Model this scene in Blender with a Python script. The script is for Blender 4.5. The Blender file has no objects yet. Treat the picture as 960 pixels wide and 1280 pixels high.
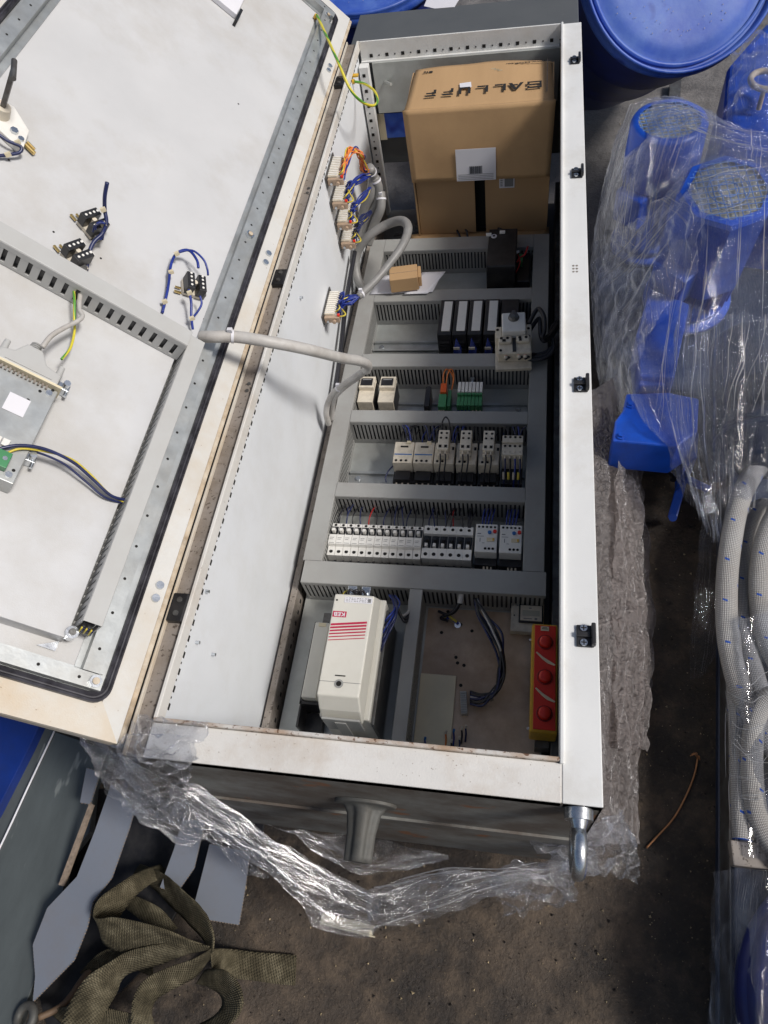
import bpy, bmesh, math, random
from mathutils import Vector, Matrix, noise as mn
random.seed(7)
PI = math.pi
sc = bpy.context.scene
COL = sc.collection
# ------------------------------------------------------------------ camera
CAMLOC = Vector((0.4944, -0.1688, 1.5262))
R3 = ((0.98170, 0.13046, -0.13912), (-0.03642, 0.84423, 0.53474), (0.18721, -0.51988, 0.83348))
FPX = 889.04
cam_d = bpy.data.cameras.new('camera')
cam = bpy.data.objects.new('camera', cam_d)
COL.objects.link(cam)
rm = Matrix(R3).transposed().to_4x4()
cam.matrix_world = Matrix.Translation(CAMLOC) @ rm
cam_d.sensor_fit = 'VERTICAL'
cam_d.sensor_height = 36.0
cam_d.lens = 36.0 * FPX / 1280.0
cam_d.clip_start = 0.01
cam_d.clip_end = 200
sc.camera = cam
# ------------------------------------------------------------------ light
SUN_EL, SUN_AZ = math.radians(47), math.radians(-12)      # azimuth measured from +X towards +Y
SUNDIR = Vector((math.cos(SUN_EL) * math.cos(SUN_AZ), math.cos(SUN_EL) * math.sin(SUN_AZ), math.sin(SUN_EL)))
w = bpy.data.worlds.new('World')
sc.world = w
w.use_nodes = True
nt = w.node_tree
bgn = nt.nodes['Background']
sky = nt.nodes.new('ShaderNodeTexSky')
sky.sky_type = 'NISHITA'
sky.sun_disc = False
sky.sun_elevation = SUN_EL
sky.sun_rotation = math.radians(90) - SUN_AZ
sky.dust_density = 3.5
sky.air_density = 1.0
sky.ozone_density = 1.0
nt.links.new(sky.outputs[0], bgn.inputs[0])
bgn.inputs[1].default_value = 0.062
sd = bpy.data.lights.new('sun', 'SUN')
sd.energy = 2.35
sd.angle = math.radians(12)
sd.color = (1.0, 0.975, 0.945)
so = bpy.data.objects.new('sun', sd)
COL.objects.link(so)
so.rotation_euler = SUNDIR.to_track_quat('Z', 'Y').to_euler()
so.location = (3, 1, 4)
sc.view_settings.view_transform = 'Standard'
sc.view_settings.look = 'None'
sc.view_settings.gamma = 1.0
sc.view_settings.exposure = 0.28
sc.render.engine = 'CYCLES'
cy = sc.cycles
cy.use_denoising = True
cy.max_bounces = 8
cy.diffuse_bounces = 4
cy.glossy_bounces = 3
cy.transmission_bounces = 4
cy.transparent_max_bounces = 24
cy.caustics_reflective = False
cy.caustics_refractive = False
cy.sample_clamp_indirect = 4.0

# ------------------------------------------------------------------ measuring helpers (a sight line met with a real plane)
def ray(u, v):
    d = Vector(((u - 480) / FPX, -(v - 640) / FPX, -1))
    return Vector([sum(R3[r][c] * d[r] for r in range(3)) for c in range(3)])
def at(u, v, z):
    d = ray(u, v)
    return CAMLOC + d * ((z - CAMLOC.z) / d.z)
def aty(u, v, y):
    d = ray(u, v)
    return CAMLOC + d * ((y - CAMLOC.y) / d.y)
def atx(u, v, x):
    d = ray(u, v)
    return CAMLOC + d * ((x - CAMLOC.x) / d.x)
TH = math.radians(45.5)
DO = Vector((0.009, 0, 0.67))                # hinge-side corner of the door's inner face
DA = Vector((-math.cos(TH), 0, math.sin(TH)))
DB = Vector((0, 1, 0))
DN = Vector((math.sin(TH), 0, math.cos(TH)))
DM = Matrix((DA, DB, DN)).transposed().to_4x4()
DM.translation = DO
def dat(u, v, h=0.0):                        # sight line met with the plane h above the door's inner face, as door coordinates
    d = ray(u, v)
    o0 = DO + DN * h
    P = CAMLOC + d * ((o0 - CAMLOC).dot(DN) / d.dot(DN)) - o0
    return Vector((P.dot(DA), P.dot(DB), h))
def dat3(u, v, h=0.0):
    return DM @ dat(u, v, h)

# ------------------------------------------------------------------ object helpers
ORG = {}
def tag(o, label=None, cat=None, group=None, kind=None):
    if label: o['label'] = label
    if cat: o['category'] = cat
    if group: o['group'] = group
    if kind: o['kind'] = kind
    return o
def thing(name, label, cat, loc=(0, 0, 0), group=None, rot=(0, 0, 0)):
    o = bpy.data.objects.new(name, None)
    o.empty_display_size = 0.02
    COL.objects.link(o)
    o.location = loc
    o.rotation_euler = rot
    ORG[o.name] = Vector(loc)
    return tag(o, label, cat, group)
def copy_tree(o, parent=None):
    c = o.copy()
    COL.objects.link(c)
    c.parent = parent
    ORG[c.name] = ORG.get(o.name, Vector())
    for ch in list(o.children):
        copy_tree(ch, c)
    return c
def smooth_path(pts, n=6):
    P = [Vector(p) for p in pts]
    if len(P) < 3: return P
    out = []
    for i in range(len(P) - 1):
        p0 = P[max(i - 1, 0)]; p1 = P[i]; p2 = P[i + 1]; p3 = P[min(i + 2, len(P) - 1)]
        for k in range(n):
            t = k / n
            out.append(0.5 * ((2 * p1) + (p2 - p0) * t + (2 * p0 - 5 * p1 + 4 * p2 - p3) * t * t + (3 * p1 - p0 - 3 * p2 + p3) * t ** 3))
    out.append(P[-1])
    return out
class MB:
    def __init__(s, M=None):
        s.v = []; s.f = []; s.m = []; s.uv = {}; s.M = M; s.sm = []
    def add(s, vs, fs, m=0, smooth=False, M=None, uvs=None):
        b = len(s.v)
        MM = M if M is not None else s.M
        for p in vs:
            p = Vector(p)
            s.v.append(MM @ p if MM is not None else p)
        for k, f in enumerate(fs):
            if uvs: s.uv[len(s.f)] = uvs[k]
            s.f.append([b + i for i in f]); s.m.append(m); s.sm.append(smooth)
        return s
    def box(s, x0, x1, y0, y1, z0, z1, m=0, M=None):
        if x0 > x1: x0, x1 = x1, x0
        if y0 > y1: y0, y1 = y1, y0
        if z0 > z1: z0, z1 = z1, z0
        vs = [(x0, y0, z0), (x1, y0, z0), (x1, y1, z0), (x0, y1, z0), (x0, y0, z1), (x1, y0, z1), (x1, y1, z1), (x0, y1, z1)]
        return s.add(vs, [(0, 3, 2, 1), (4, 5, 6, 7), (0, 1, 5, 4), (1, 2, 6, 5), (2, 3, 7, 6), (3, 0, 4, 7)], m, False, M)
    def cyl(s, p0, p1, r0, r1=None, n=12, m=0, M=None, caps=True, smooth=True):
        p0 = Vector(p0); p1 = Vector(p1); r1 = r0 if r1 is None else r1
        d = (p1 - p0).normalized()
        a = d.orthogonal().normalized(); b = d.cross(a)
        vs = []
        for p, r in ((p0, r0), (p1, r1)):
            for k in range(n):
                t = 2 * PI * k / n
                vs.append(p + a * math.cos(t) * r + b * math.sin(t) * r)
        s.add(vs, [(k, (k + 1) % n, n + (k + 1) % n, n + k) for k in range(n)], m, smooth, M)
        if caps:
            s.add(vs[:n][::-1], [tuple(range(n))], m, False, M)
            s.add(vs[n:], [tuple(range(n))], m, False, M)
        return s
    def lathe(s, c, axis, prof, n=32, m=0, M=None):
        c = Vector(c); d = Vector(axis).normalized(); a = d.orthogonal().normalized(); b = d.cross(a)
        vs = []
        for r, h in prof:
            for k in range(n):
                t = 2 * PI * k / n
                vs.append(c + d * h + (a * math.cos(t) + b * math.sin(t)) * r)
        fs = []
        for j in range(len(prof) - 1):
            for k in range(n):
                fs.append((j * n + k, j * n + (k + 1) % n, (j + 1) * n + (k + 1) % n, (j + 1) * n + k))
        s.add(vs, fs, m, True, M)
        return s
    def tube(s, pts, r, n=8, m=0, sub=6, M=None, caps=True):
        P = smooth_path(pts, sub)
        up = Vector((0.1, 0.2, 1)).normalized()
        vs = []; L = len(P); a = None
        for i, p in enumerate(P):
            d = (P[min(i + 1, L - 1)] - P[max(i - 1, 0)])
            if d.length < 1e-9: d = Vector((0, 0, 1))
            d.normalize()
            if a is None:
                a = (up - d * up.dot(d))
                a = d.orthogonal() if a.length < .1 else a
            else:
                a = a - d * a.dot(d)
            a.normalize(); b = d.cross(a)
            rr = r(i / (L - 1)) if callable(r) else r
            for k in range(n):
                t = 2 * PI * k / n
                vs.append(p + (a * math.cos(t) + b * math.sin(t)) * rr)
        fs = []; uv = []
        ln = [0]
        for i in range(1, L): ln.append(ln[-1] + (P[i] - P[i - 1]).length)
        for i in range(L - 1):
            for k in range(n):
                fs.append((i * n + k, i * n + (k + 1) % n, (i + 1) * n + (k + 1) % n, (i + 1) * n + k))
                uv.append(((k / n, ln[i]), ((k + 1) / n, ln[i]), ((k + 1) / n, ln[i + 1]), (k / n, ln[i + 1])))
        if caps:
            fs.append(tuple(range(n))[::-1]); uv.append([(0, 0)] * n)
            fs.append(tuple((L - 1) * n + k for k in range(n))); uv.append([(0, 0)] * n)
        s.add(vs, fs, m, True, M, uv)
        return s
    def prism(s, poly, z0, z1, m=0, M=None, smooth=False):
        n = len(poly)
        vs = [(p[0], p[1], z0) for p in poly] + [(p[0], p[1], z1) for p in poly]
        fs = [tuple(range(n))[::-1], tuple(range(n, 2 * n))] + [(k, (k + 1) % n, n + (k + 1) % n, n + k) for k in range(n)]
        return s.add(vs, fs, m, smooth, M)
    def grid(s, fn, nu, nv, m=0, smooth=True, M=None):
        vs = []
        for i in range(nu + 1):
            for j in range(nv + 1):
                vs.append(fn(i / nu, j / nv))
        fs = []; uv = []
        for i in range(nu):
            for j in range(nv):
                a = i * (nv + 1) + j
                fs.append((a, a + nv + 1, a + nv + 2, a + 1))
                uv.append(((i / nu, j / nv), ((i + 1) / nu, j / nv), ((i + 1) / nu, (j + 1) / nv), (i / nu, (j + 1) / nv)))
        return s.add(vs, fs, m, smooth, M, uv)
    def build(s, name, mats, parent=None, bevel=0, local=False, recalc=True, kind=None, label=None, segs=2, solid=0):
        if not isinstance(mats, (list, tuple)): mats = [mats]
        off = Vector() if (local or parent is None) else ORG.get(parent.name, Vector())
        me = bpy.data.meshes.new(name)
        me.from_pydata([tuple(p - off) for p in s.v], [], s.f)
        for mt in mats: me.materials.append(mt)
        me.polygons.foreach_set('material_index', s.m)
        me.polygons.foreach_set('use_smooth', s.sm)
        if s.uv:
            ul = me.uv_layers.new(name='UVMap').data
            for pi_, uv in s.uv.items():
                pl = me.polygons[pi_]
                for k, li in enumerate(pl.loop_indices): ul[li].uv = uv[k % len(uv)]
        if recalc:
            bm = bmesh.new(); bm.from_mesh(me)
            bmesh.ops.recalc_face_normals(bm, faces=bm.faces)
            bm.to_mesh(me); bm.free()
        me.update()
        o = bpy.data.objects.new(name, me)
        COL.objects.link(o)
        if parent is not None:
            o.parent = parent
            ORG[o.name] = off
        if bevel:
            md = o.modifiers.new('bevel', 'BEVEL')
            md.width = bevel; md.segments = segs; md.limit_method = 'ANGLE'; md.angle_limit = math.radians(40)
        if solid:
            md = o.modifiers.new('solid', 'SOLIDIFY'); md.thickness = solid
        if kind: o['kind'] = kind
        if label: o['label'] = label
        return o
def text_part(name, body, size, mat, parent, M, extrude=0.0004, sx=1.0, weight=0.0, local_off=True, align='CENTER'):
    cu = bpy.data.curves.new(name, 'FONT')
    cu.body = body; cu.size = size; cu.extrude = extrude; cu.offset = weight
    cu.align_x = align; cu.align_y = 'CENTER'
    tmp = bpy.data.objects.new('tmp', cu)
    COL.objects.link(tmp)
    dg = bpy.context.evaluated_depsgraph_get()
    me = bpy.data.meshes.new_from_object(tmp.evaluated_get(dg))
    bpy.data.objects.remove(tmp); bpy.data.curves.remove(cu)
    off = ORG.get(parent.name, Vector()) if parent is not None else Vector()
    MM = Matrix.Translation(-off) @ M @ Matrix.Diagonal((sx, 1, 1, 1))
    me.transform(MM)
    me.materials.clear(); me.materials.append(mat)
    o = bpy.data.objects.new(name, me)
    COL.objects.link(o)
    if parent is not None: o.parent = parent
    return o
def frameM(o, x, y, z):
    M = Matrix((Vector(x).normalized(), Vector(y).normalized(), Vector(z).normalized())).transposed().to_4x4()
    M.translation = Vector(o)
    return M

# ------------------------------------------------------------------ materials
MT = {}
def srgb(h):
    h = h.lstrip('#')
    c = [int(h[i:i + 2], 16) / 255 for i in (0, 2, 4)]
    return tuple((x / 12.92 if x <= .04045 else ((x + .055) / 1.055) ** 2.4) for x in c)
def mat(name, base, rough=0.5, metal=0.0, var=0.12, vscale=8.0, bump=0.0, bscale=60.0, dirt=None, damt=0.0, dscale=6.0, dcut=0.55,
        spots=None, samt=0.0, sscale=90.0, scut=0.68, coat=0.0, stretch=(1, 1, 1), rvar=0.1, spec=0.5):
    m = bpy.data.materials.new(name)
    m.use_nodes = True
    n = m.node_tree; L = n.links; bs = n.nodes['Principled BSDF']
    tc = n.nodes.new('ShaderNodeTexCoord')
    mp = n.nodes.new('ShaderNodeMapping'); mp.inputs['Scale'].default_value = stretch
    L.new(tc.outputs['Object'], mp.inputs[0])
    def noise(sc_, det=5, ro=.6):
        k = n.nodes.new('ShaderNodeTexNoise'); k.inputs['Scale'].default_value = sc_; k.inputs['Detail'].default_value = det
        k.inputs['Roughness'].default_value = ro
        L.new(mp.outputs[0], k.inputs['Vector']); return k
    def ramp(src, a, b, c0=(0, 0, 0, 1), c1=(1, 1, 1, 1)):
        r = n.nodes.new('ShaderNodeValToRGB'); r.color_ramp.elements[0].position = a; r.color_ramp.elements[1].position = b
        r.color_ramp.elements[0].color = c0; r.color_ramp.elements[1].color = c1
        L.new(src, r.inputs[0]); return r
    def mix(fac, a, b, bl='MIX'):
        k = n.nodes.new('ShaderNodeMix'); k.data_type = 'RGBA'; k.blend_type = bl
        if isinstance(fac, (int, float)): k.inputs[0].default_value = fac
        else: L.new(fac, k.inputs[0])
        for i, q in ((6, a), (7, b)):
            if isinstance(q, tuple): k.inputs[i].default_value = q if len(q) == 4 else q + (1,)
            else: L.new(q, k.inputs[i])
        return k.outputs[2]
    b4 = tuple(base) + (1,)
    lo = tuple(max(0, c * (1 - var)) for c in base) + (1,)
    hi = tuple(min(1, c * (1 + var)) for c in base) + (1,)
    k1 = noise(vscale)
    col = ramp(k1.outputs[0], .3, .7, lo, hi).outputs[0]
    if dirt is not None and damt > 0:
        k2 = noise(dscale, 8, .7)
        r2 = ramp(k2.outputs[0], dcut - .12, dcut + .12)
        mm = n.nodes.new('ShaderNodeMath'); mm.operation = 'MULTIPLY'; mm.inputs[1].default_value = damt
        L.new(r2.outputs[0], mm.inputs[0])
        col = mix(mm.outputs[0], col, tuple(dirt))
    if spots is not None and samt > 0:
        k3 = noise(sscale, 3, .6)
        r3 = ramp(k3.outputs[0], scut, scut + .05)
        mm = n.nodes.new('ShaderNodeMath'); mm.operation = 'MULTIPLY'; mm.inputs[1].default_value = samt
        L.new(r3.outputs[0], mm.inputs[0])
        col = mix(mm.outputs[0], col, tuple(spots))
    L.new(col, bs.inputs['Base Color'])
    rr = n.nodes.new('ShaderNodeMapRange')
    rr.inputs[3].default_value = max(0.02, rough - rvar); rr.inputs[4].default_value = min(1, rough + rvar)
    L.new(k1.outputs[0], rr.inputs[0]); L.new(rr.outputs[0], bs.inputs['Roughness'])
    bs.inputs['Metallic'].default_value = metal
    bs.inputs['Specular IOR Level'].default_value = spec
    if coat: bs.inputs['Coat Weight'].default_value = coat
    if bump:
        k4 = noise(bscale, 4, .6)
        bp = n.nodes.new('ShaderNodeBump'); bp.inputs['Strength'].default_value = 0.6; bp.inputs['Distance'].default_value = bump
        L.new(k4.outputs[0], bp.inputs['Height']); L.new(bp.outputs[0], bs.inputs['Normal'])
    MT[name] = m
    return m
GR = (.10, .085, .07)
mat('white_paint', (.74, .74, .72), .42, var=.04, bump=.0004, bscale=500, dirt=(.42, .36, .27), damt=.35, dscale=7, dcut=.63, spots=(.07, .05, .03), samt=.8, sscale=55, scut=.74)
mat('wall_paint', (.76, .78, .80), .5, var=.03, bump=.0002, bscale=500, dirt=(.5, .47, .4), damt=.25, dscale=5, dcut=.6, spots=(.1, .09, .08), samt=.6, sscale=40, scut=.77)
mat('door_paint', (.56, .56, .56), .45, var=.04, bump=.0003, bscale=600, dirt=(.40, .365, .31), damt=.6, dscale=3, dcut=.6, spots=(.12, .1, .08), samt=.7, sscale=38, scut=.78)
mat('cream_paint', (.60, .56, .49), .5, var=.06, vscale=12, bump=.0004, bscale=500, dirt=(.52, .37, .20), damt=.6, dscale=5, dcut=.57, spots=(.16, .08, .03), samt=.7, sscale=160, scut=.69)
mat('rusty_white', (.70, .68, .64), .5, var=.06, vscale=12, bump=.0006, bscale=400, dirt=(.44, .33, .22), damt=.5, dscale=9, dcut=.6, spots=(.16, .10, .05), samt=.7, sscale=210, scut=.68)
mat('frame_brown', (.30, .265, .235), .55, var=.12, vscale=20, bump=.0004, bscale=300, dirt=(.15, .12, .09), damt=.7, dscale=20, dcut=.52, spots=(.05, .035, .025), samt=.8, sscale=140, scut=.6)
mat('rust_edge', (.42, .32, .21), .6, var=.3, vscale=40, bump=.0005, bscale=300, dirt=(.62, .55, .44), damt=.8, dscale=30, dcut=.5)
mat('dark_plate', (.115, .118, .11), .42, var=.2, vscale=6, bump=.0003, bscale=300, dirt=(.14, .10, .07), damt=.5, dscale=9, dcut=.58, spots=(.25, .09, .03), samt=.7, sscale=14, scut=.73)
mat('plinth_paint', (.095, .1, .102), .5, var=.08, bump=.0006, bscale=500, spots=(.5, .5, .48), samt=.8, sscale=60, scut=.76)
mat('duct_grey', (.33, .33, .315), .42, var=.06, vscale=6, dirt=(.26, .24, .22), damt=.5, dscale=8, spots=(.1, .09, .08), samt=.5, sscale=50, scut=.74)
mat('duct_light', (.47, .47, .455), .42, var=.04, vscale=6, dirt=(.4, .38, .35), damt=.4, dscale=8)
mat('galv', (.46, .48, .48), .42, metal=.6, var=.14, vscale=30, bump=.0002, bscale=200, dirt=(.36, .34, .3), damt=.5, dscale=10)
mat('galv_warm', (.60, .46, .34), .5, metal=.25, var=.2, vscale=14, bump=.0002, bscale=200, dirt=(.34, .23, .15), damt=.8, dscale=6, dcut=.5, spots=(.06, .05, .04), samt=.8, sscale=30, scut=.7)
mat('galv_plate', (.47, .49, .47), .45, metal=.35, var=.12, vscale=22, bump=.0002, bscale=200, dirt=(.34, .31, .27), damt=.5, dscale=5)
mat('rubber', (.03, .028, .034), .42, var=.3, vscale=30, dirt=(.12, .12, .14), damt=.4, dscale=30)
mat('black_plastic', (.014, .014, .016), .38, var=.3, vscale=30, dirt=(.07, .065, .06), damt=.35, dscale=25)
mat('black_wire', (.02, .02, .025), .35, var=.2)
mat('hole_dark', (.008, .007, .006), .8, var=.1)
mat('beige_plastic', (.70, .63, .51), .42, var=.08, vscale=30, dirt=(.3, .26, .2), damt=.5, dscale=40, dcut=.58)
mat('white_plastic', (.80, .78, .73), .4, var=.05, vscale=20, dirt=(.4, .37, .32), damt=.4, dscale=20, dcut=.6)
mat('ivory_plastic', (.68, .66, .59), .4, var=.04, vscale=8, dirt=(.5, .46, .38), damt=.35, dscale=9, dcut=.6, spots=(.2, .18, .15), samt=.4, sscale=70, scut=.75)
mat('ferrule_white', (.62, .55, .45), .4, var=.2)
mat('blue_wire', (.015, .035, .24), .35, var=.3, vscale=40)
mat('blue_mark', (.03, .15, .42), .4)
mat('navy_wire', (.018, .025, .09), .35, var=.3, vscale=40)
mat('orange_wire', (.75, .22, .05), .38, var=.15, vscale=40)
mat('yellow_wire', (.62, .5, .06), .35, var=.15, vscale=40)
mat('green_wire', (.12, .34, .05), .35, var=.15)
mat('red_wire', (.5, .03, .03), .35, var=.15)
mat('grey_cable', (.50, .48, .45), .5, var=.08, vscale=40, dirt=(.34, .3, .26), damt=.5, dscale=30)
mat('sleeve', (.24, .235, .225), .45, var=.1, vscale=50, bump=.0008, bscale=140, stretch=(1, 1, 1), dirt=(.24, .22, .2), damt=.4, dscale=30)
mat('red_plastic', (.68, .03, .015), .35, var=.1)
mat('yellow_plastic', (.72, .42, .03), .4, var=.08, dirt=(.3, .2, .06), damt=.4, dscale=30)
mat('green_plastic', (.06, .24, .10), .4, var=.15)
mat('orange_plastic', (.75, .12, .02), .4)
mat('brass', (.72, .52, .2), .3, metal=.9, var=.15)
mat('zinc', (.62, .65, .68), .26, metal=.95, var=.15, vscale=60, bump=.0003, bscale=200)
mat('steel_dark', (.16, .16, .155), .42, metal=.6, var=.3, vscale=30, bump=.0008, bscale=120, dirt=(.08, .06, .05), damt=.7, dscale=40)
mat('cardboard', (.50, .315, .155), .75, var=.10, vscale=3, bump=.0003, bscale=90, stretch=(1, .1, 1), dirt=(.34, .2, .09), damt=.3, dscale=8, spots=(.5, .36, .2), samt=.5, sscale=30, scut=.75)
mat('cardboard_in', (.46, .29, .145), .8, var=.06, vscale=4)
mat('print_black', (.02, .018, .016), .6)
mat('paper', (.72, .71, .74), .6, var=.03)
mat('print_grey', (.22, .22, .22), .6)
mat('magenta_print', (.50, .02, .07), .5)
mat('label_cream', (.68, .6, .42), .5)
mat('lcd', (.46, .44, .36), .3)
mat('drum_blue', (.014, .065, .42), .48, var=.25, vscale=5, bump=.0008, bscale=30, dirt=(.10, .19, .50), damt=.75, dscale=4, dcut=.46, spots=(.008, .02, .20), samt=.9, sscale=5, scut=.58)
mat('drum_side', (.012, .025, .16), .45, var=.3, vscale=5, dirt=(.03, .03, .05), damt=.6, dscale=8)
mat('motor_blue', (.005, .065, .44), .35, var=.12, vscale=10, dirt=(.01, .03, .15), damt=.5, dscale=12)
mat('motor_dark', (.02, .03, .06), .45, var=.3, vscale=10)
mat('grille', (.09, .2, .5), .4, var=.1)
mat('grille_back', (.32, .32, .27), .55, var=.3, vscale=90)
mat('grey_board', (.062, .07, .07), .38, var=.15, vscale=4, bump=.0003, bscale=100, spots=(.3, .32, .3), samt=.5, sscale=26, scut=.66, stretch=(1, .3, 1), dirt=(.13, .15, .15), damt=.5, dscale=5)
mat('carton_grey', (.17, .188, .225), .6, var=.08, vscale=6, dirt=(.15, .14, .14), damt=.45, dscale=12)
mat('carton_core', (.26, .2, .15), .8, var=.3, vscale=120)
mat('wood', (.15, .095, .055), .7, var=.3, vscale=12, stretch=(1, .15, 1))
mat('copper', (.42, .2, .09), .45, metal=.6, var=.3, vscale=60)
mat('chip_light', (.42, .33, .2), .7, var=.4, vscale=90)
mat('chip_dark', (.02, .015, .012), .8)
mat('rim_white', (.60, .59, .56), .5, var=.05, vscale=10, bump=.0004, bscale=500, dirt=(.50, .40, .27), damt=.6, dscale=4, dcut=.60, spots=(.20, .11, .05), samt=.8, sscale=120, scut=.71)
mat('end_paint', (.23, .23, .21), .6, var=.2, vscale=5, bump=.0004, bscale=200, dirt=(.09, .065, .048), damt=.85, dscale=7, dcut=.5, stretch=(1, 1, 1.2), spots=(.24, .10, .04), samt=.85, sscale=11, scut=.64)
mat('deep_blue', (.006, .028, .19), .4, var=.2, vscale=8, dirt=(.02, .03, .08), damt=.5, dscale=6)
mat('lip_rust', (.62, .60, .56), .45, var=.08, vscale=20, dirt=(.34, .20, .10), damt=.8, dscale=14, dcut=.52, spots=(.12, .05, .02), samt=.9, sscale=150, scut=.58)
mat('old_iron', (.10, .10, .092), .62, metal=.25, var=.3, vscale=30, bump=.001, bscale=120, dirt=(.05, .04, .03), damt=.7, dscale=30)
mat('corner_board', (.62, .56, .42), .6, var=.05)
# ------------------------------------------------------------------ special materials
def newmat(name):
    m = bpy.data.materials.new(name); m.use_nodes = True
    MT[name] = m
    return m, m.node_tree, m.node_tree.nodes['Principled BSDF']
def tex_noise(n, vec, scale, det=6, ro=.6, dist=0):
    k = n.nodes.new('ShaderNodeTexNoise'); k.inputs['Scale'].default_value = scale; k.inputs['Detail'].default_value = det
    k.inputs['Roughness'].default_value = ro; k.inputs['Distortion'].default_value = dist
    n.links.new(vec, k.inputs['Vector']); return k.outputs[0]
def cramp(n, src, *stops):
    r = n.nodes.new('ShaderNodeValToRGB'); e = r.color_ramp.elements
    while len(e) < len(stops): e.new(.5)
    for i, (p, c) in enumerate(stops):
        e[i].position = p; e[i].color = tuple(c) + (1,) if len(c) == 3 else c
    n.links.new(src, r.inputs[0]); return r.outputs[0]
def cmix(n, fac, a, b, bl='MIX'):
    k = n.nodes.new('ShaderNodeMix'); k.data_type = 'RGBA'; k.blend_type = bl
    if isinstance(fac, float): k.inputs[0].default_value = fac
    else: n.links.new(fac, k.inputs[0])
    for i, q in ((6, a), (7, b)):
        if isinstance(q, tuple): k.inputs[i].default_value = q + (1,)
        else: n.links.new(q, k.inputs[i])
    return k.outputs[2]
def mth(n, op, a, b=None):
    k = n.nodes.new('ShaderNodeMath'); k.operation = op
    for i, q in ((0, a), (1, b)):
        if q is None: continue
        if isinstance(q, (int, float)): k.inputs[i].default_value = q
        else: n.links.new(q, k.inputs[i])
    return k.outputs[0]
def bumpn(n, h, dist, st=.8):
    b = n.nodes.new('ShaderNodeBump'); b.inputs['Distance'].default_value = dist; b.inputs['Strength'].default_value = st
    n.links.new(h, b.inputs['Height']); return b.outputs[0]
def floor_material():
    m, n, b = newmat('floor_dirt')
    tc = n.nodes.new('ShaderNodeTexCoord'); o = tc.outputs['Object']
    sx = n.nodes.new('ShaderNodeSeparateXYZ'); n.links.new(o, sx.inputs[0])
    big = tex_noise(n, o, 2.6, 8, .68, .4)
    med = tex_noise(n, o, 12, 9, .72)
    fine = tex_noise(n, o, 120, 6, .7)
    c = cramp(n, big, (.36, (.009, .007, .005)), (.5, (.048, .035, .025)), (.67, (.155, .115, .082)))
    c2 = cramp(n, med, (.38, (.008, .006, .005)), (.5, (.048, .036, .026)), (.67, (.19, .142, .10)))
    c = cmix(n, .55, c, c2)
    sp = cramp(n, fine, (.58, (0, 0, 0)), (.7, (1, 1, 1)))
    c = cmix(n, mth(n, 'MULTIPLY', sp, .45), c, (.2, .155, .11))
    dk = cramp(n, tex_noise(n, o, 34, 6, .6), (.62, (0, 0, 0)), (.7, (1, 1, 1)))
    c = cmix(n, mth(n, 'MULTIPLY', dk, .75), c, (.008, .006, .005))
    # cleaner grey concrete further back along the aisle
    t = mth(n, 'ADD', sx.outputs[1], mth(n, 'MULTIPLY', med, .5))
    g = cramp(n, t, (0.0, (0, 0, 0)), (1.0, (1, 1, 1)))
    mr = n.nodes.new('ShaderNodeMapRange'); mr.inputs[1].default_value = 1.35; mr.inputs[2].default_value = 1.9
    n.links.new(t, mr.inputs[0])
    gc = cramp(n, med, (.35, (.10, .092, .088)), (.6, (.19, .18, .175)), (.75, (.25, .24, .225)))
    c = cmix(n, mr.outputs[0], c, gc)
    n.links.new(c, b.inputs['Base Color'])
    n.links.new(cramp(n, med, (.36, (.38, .38, .38)), (.62, (.9, .9, .9))), b.inputs['Roughness'])
    h = mth(n, 'ADD', med, mth(n, 'MULTIPLY', fine, .35))
    n.links.new(bumpn(n, h, .012, 1.0), b.inputs['Normal'])
floor_material()
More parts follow.
